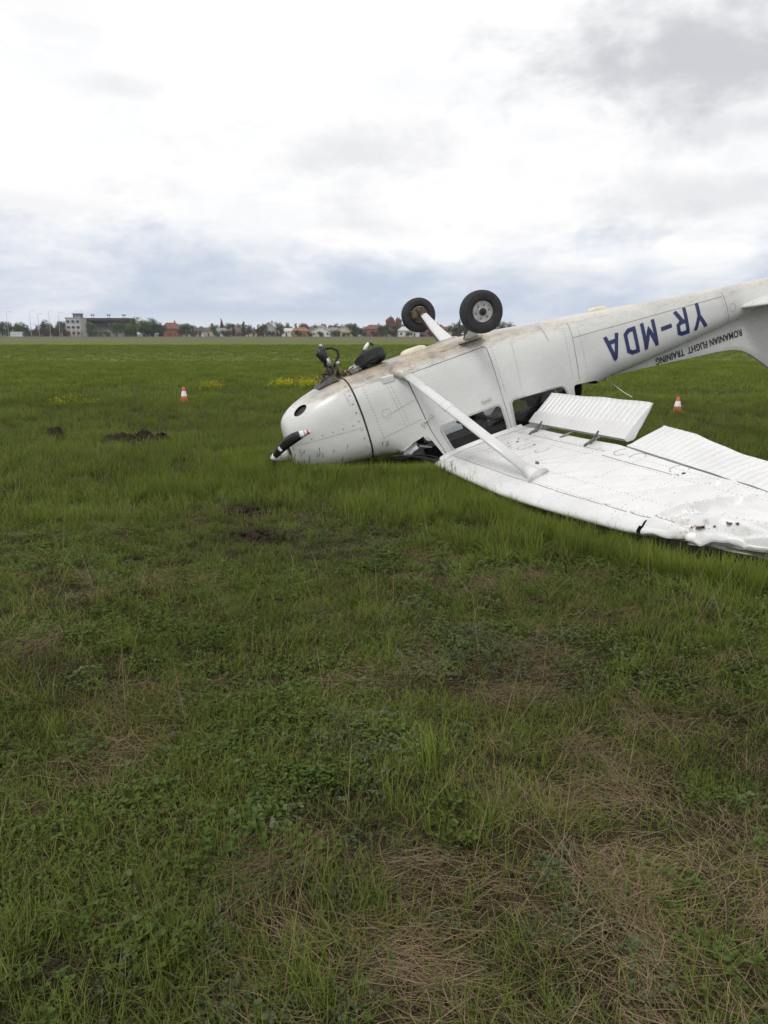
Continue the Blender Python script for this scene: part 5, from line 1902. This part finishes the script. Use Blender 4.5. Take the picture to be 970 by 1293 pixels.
DRY = [(690, 1110, 115, 40), (830, 1015, 95, 34), (850, 905, 80, 16), (600, 745, 55, 12), (430, 880, 34, 22), (30, 815, 34, 20), (560, 1255, 50, 24), (770, 1230, 50, 60), (230, 1010, 50, 26), (150, 930, 30, 18),
       (135, 606, 40, 7), (450, 690, 30, 6), (390, 648, 22, 5), (500, 715, 24, 8), (380, 1090, 40, 20), (120, 1240, 60, 30), (330, 650, 45, 9), (320, 680, 45, 9), (70, 552, 30, 6), (930, 1130, 60, 50), (640, 880, 30, 14), (700, 1180, 90, 40), (800, 1100, 80, 40), (900, 1040, 60, 30), (760, 960, 60, 20), (620, 1160, 60, 26)]
LUSHP = [(430, 605, 160, 22), (560, 640, 120, 24), (700, 690, 140, 20), (330, 590, 60, 18), (470, 820, 60, 40), (700, 1230, 45, 45), (620, 1090, 40, 60), (780, 870, 60, 25), (560, 980, 30, 60), (430, 1150, 40, 60), (900, 760, 80, 40), (250, 620, 80, 18)]


def place(P, jit=.18, s0=.75, s1=1.25, ncol=5, tilt=.14, zoff=0.0):
    n = len(P)
    z = np.array([gz(p[0], p[1]) for p in P]) + zoff
    pts = np.column_stack([P, z])
    rot = np.column_stack([rng.normal(0, tilt, n), rng.normal(0, tilt, n), rng.random(n) * 6.283])
    s = rng.uniform(s0, s1, n)
    return pts, rot, np.column_stack([s, s, s * rng.uniform(1 - jit, 1 + jit, n)]), rng.integers(0, ncol, n)


def bare(P):
    w = np.zeros(len(P))
    for (p, r, d) in PITS:
        w = np.maximum(w, np.exp(-(((P[:, 0] - p.x) / r) ** 2 + ((P[:, 1] - p.y) / r * 1.8) ** 2) * 1.4))
    for (p, rx, ry, hh) in MOUNDS:
        w = np.maximum(w, np.exp(-(((P[:, 0] - p.x) / rx) ** 2 + ((P[:, 1] - p.y) / ry) ** 2) * .45))
    return w


# near meadow
P = np.concatenate([ring_pts(.4, 3.2, 600), ring_pts(3.2, 4.8, 400), ring_pts(4.8, 7.0, 260)])
P = P[clear(P)]
d = patch(P, DRY, .42); lz = nz(P, 1.1, 2.0)
k = rng.random(len(P)) < (1 - .68 * d) * (.82 + .45 * lz) * (1 - .9 * bare(P))
P = P[k]
a = place(P, ncol=5)
hs_ = (.85 + .35 * nz(P, .8, 6)) * (1 - .25 * patch(P, DRY, .42))
a[2][:, 2] *= hs_
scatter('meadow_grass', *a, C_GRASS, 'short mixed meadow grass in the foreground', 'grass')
# middle
P = np.concatenate([ring_pts(6.4, 12.5, 150), ring_pts(12.5, 20, 70)])
P = P[clear(P)]
k = rng.random(len(P)) < (1 - .6 * patch(P, DRY, .42)) * (.8 + .4 * nz(P, .7, 3)) * (1 - .95 * bare(P))
P = P[k]
a = place(P, ncol=4, s0=.8, s1=1.4)
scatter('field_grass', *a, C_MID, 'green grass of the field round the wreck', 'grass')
# far
P = np.concatenate([ring_pts(18, 45, 16), ring_pts(45, 110, 3.2)])
a = place(P, ncol=3, s0=.8, s1=1.5)
f_ = np.clip(np.hypot(P[:, 0], P[:, 1]) / 45, 1, 2.2)
a[2][:, 0] *= f_; a[2][:, 1] *= f_
scatter('far_grass', *a, C_FAR, 'even green grass stretching to the far side of the airfield', 'grass')
# lush tall grass by the nose and wing edge, bright tufts in front
P = np.concatenate([ring_pts(5.0, 11.5, 190), ring_pts(1.0, 5.0, 120)])
P = P[clear(P)]
w = patch(P, LUSHP)
k = rng.random(len(P)) < np.where(P[:, 1] > 5.2, np.clip(w * 1.5 - .2, 0, 1), np.clip(w * .9 - .25, 0, .8) + .03)
P = P[k]
a = place(P, ncol=5, s0=.55, s1=1.0)
a[2][:, :] *= np.where(P[:, 1] > 5.2, 1.0, .72)[:, None]
scatter('lush_grass', *a, C_LUSH, 'taller bright green grass growing along the nose and wing', 'grass')
# uncut fringe standing along the nose and the wing's leading edge
Q = []
for _ in range(950):
    yb = rng.uniform(.62, 5.1); off = rng.uniform(.0, .34) ** 1.0
    v = BM @ Vector((wing_chord(yb)[0] + BEND_X(yb) - off, yb + .06, 1.3)); Q.append((v.x, v.y, (.50 + .5 * off + .22 * min(1, max(0, yb - 3.8))) * rng.uniform(.7, 1.2)))
for _ in range(900):
    xb = rng.uniform(-1.05, .62); off = rng.uniform(.0, .40)
    v = BM @ Vector((xb, flat_y(max(xb, -.88), .80) + .01 + off, .9)); Q.append((v.x, v.y, .68 + .45 * off))
Q = np.array(Q)
a = place(Q[:, :2], ncol=5, s0=.85, s1=1.15)
a[2][:] *= Q[:, 2:3]
scatter('fringe_grass', *a, C_LUSH, 'dense upright grass fringe against the nose and the wing leading edge', 'grass')
# straw
P = np.concatenate([ring_pts(.5, 3.5, 210), ring_pts(3.5, 5, 110)])
P = P[clear(P)]
a = place(P, ncol=4, s0=.7, s1=1.3, tilt=.05, zoff=.004)
scatter('ground_thatch', *a, C_THATCH, 'fine dead grass litter covering the soil between the plants', 'dry grass')
P = np.concatenate([ring_pts(.5, 3.6, 430), ring_pts(3.6, 5, 300), ring_pts(5, 13, 110)])
P = P[clear(P)]
w = patch(P, DRY, .42) * (.75 + .9 * nz(P, 3.1, 31))
k = rng.random(len(P)) < np.clip(w * 1.5 - .2, 0, 1) * .85 + .12 * (nz(P, 1.6, 8) > .12)
P = P[k]
a = place(P, ncol=6, s0=.7, s1=1.2, tilt=.06, zoff=.008)
ang = nz(P, .9, 12) * 5.5
a[1][:, 2] = ang + rng.normal(0, .35, len(P))
scatter('dry_thatch', *a, C_STRAW, 'flattened brown dry grass lying in patches', 'dry grass')
P = np.concatenate([ring_pts(.6, 5, 14), ring_pts(5, 10, 5)])
P = P[clear(P)]
a = place(P, ncol=4, s0=.6, s1=1.15)
scatter('dry_stalks', *a, C_STALK, 'single pale dry stalks sticking out of the grass', 'dry grass')
# weeds
P = np.concatenate([ring_pts(.5, 4, 260), ring_pts(4, 6, 150), ring_pts(6, 12, 70)])
P = P[clear(P)]
nw = nz(P, 1.3, 15)
k = rng.random(len(P)) < np.clip(.36 + 1.0 * nw, .10, .95) * (1 - .7 * patch(P, DRY, .42)) * (1 - .8 * bare(P))
P = P[k]
a = place(P, ncol=6, s0=.65, s1=1.35)
sil = nz(P, .9, 21) > .12
ids = np.where(sil & (rng.random(len(P)) < .7), rng.integers(4, 6, len(P)), rng.integers(0, 4, len(P)))
scatter('leafy_weeds', a[0], a[1], a[2], ids, C_WEED, 'low leafy weeds and silvery herbs among the grass', 'weeds')
# seed stalks before the white skin
P = ring_pts(5.0, 10.5, 34)
P = P[clear(P)]
w = patch(P, [(430, 612, 90, 12), (390, 606, 50, 10), (480, 614, 40, 10), (590, 625, 60, 12), (700, 662, 80, 12), (820, 700, 60, 10)])
k = rng.random(len(P)) < np.clip(w * 1.3 - .2, 0, .9) * np.where(P[:, 0] > .75, .10, 1.0)
P = P[k]
a = place(P, ncol=4, s0=.65, s1=1.0)
scatter('seeding_grass', *a, C_SEED, 'thin grass stalks with dark seed heads before the airplane', 'grass')
# yellow flowers
P = ring_pts(14, 27, 24)
w = patch(P, [(368, 491, 26, 3), (392, 490, 22, 3), (392, 492, 22, 3), (90, 515, 26, 2), (270, 495, 24, 2)])
k = rng.random(len(P)) < np.clip(w * 1.3 - .25, 0, 1) * np.where(P[:, 0] > -3.6, 1.0, .45)
P = P[k]
a = place(P, ncol=3, s0=.7, s1=1.1)
scatter('yellow_wildflowers', *a, C_FLOWER, 'patches of small yellow wildflowers in the field', 'wildflowers')
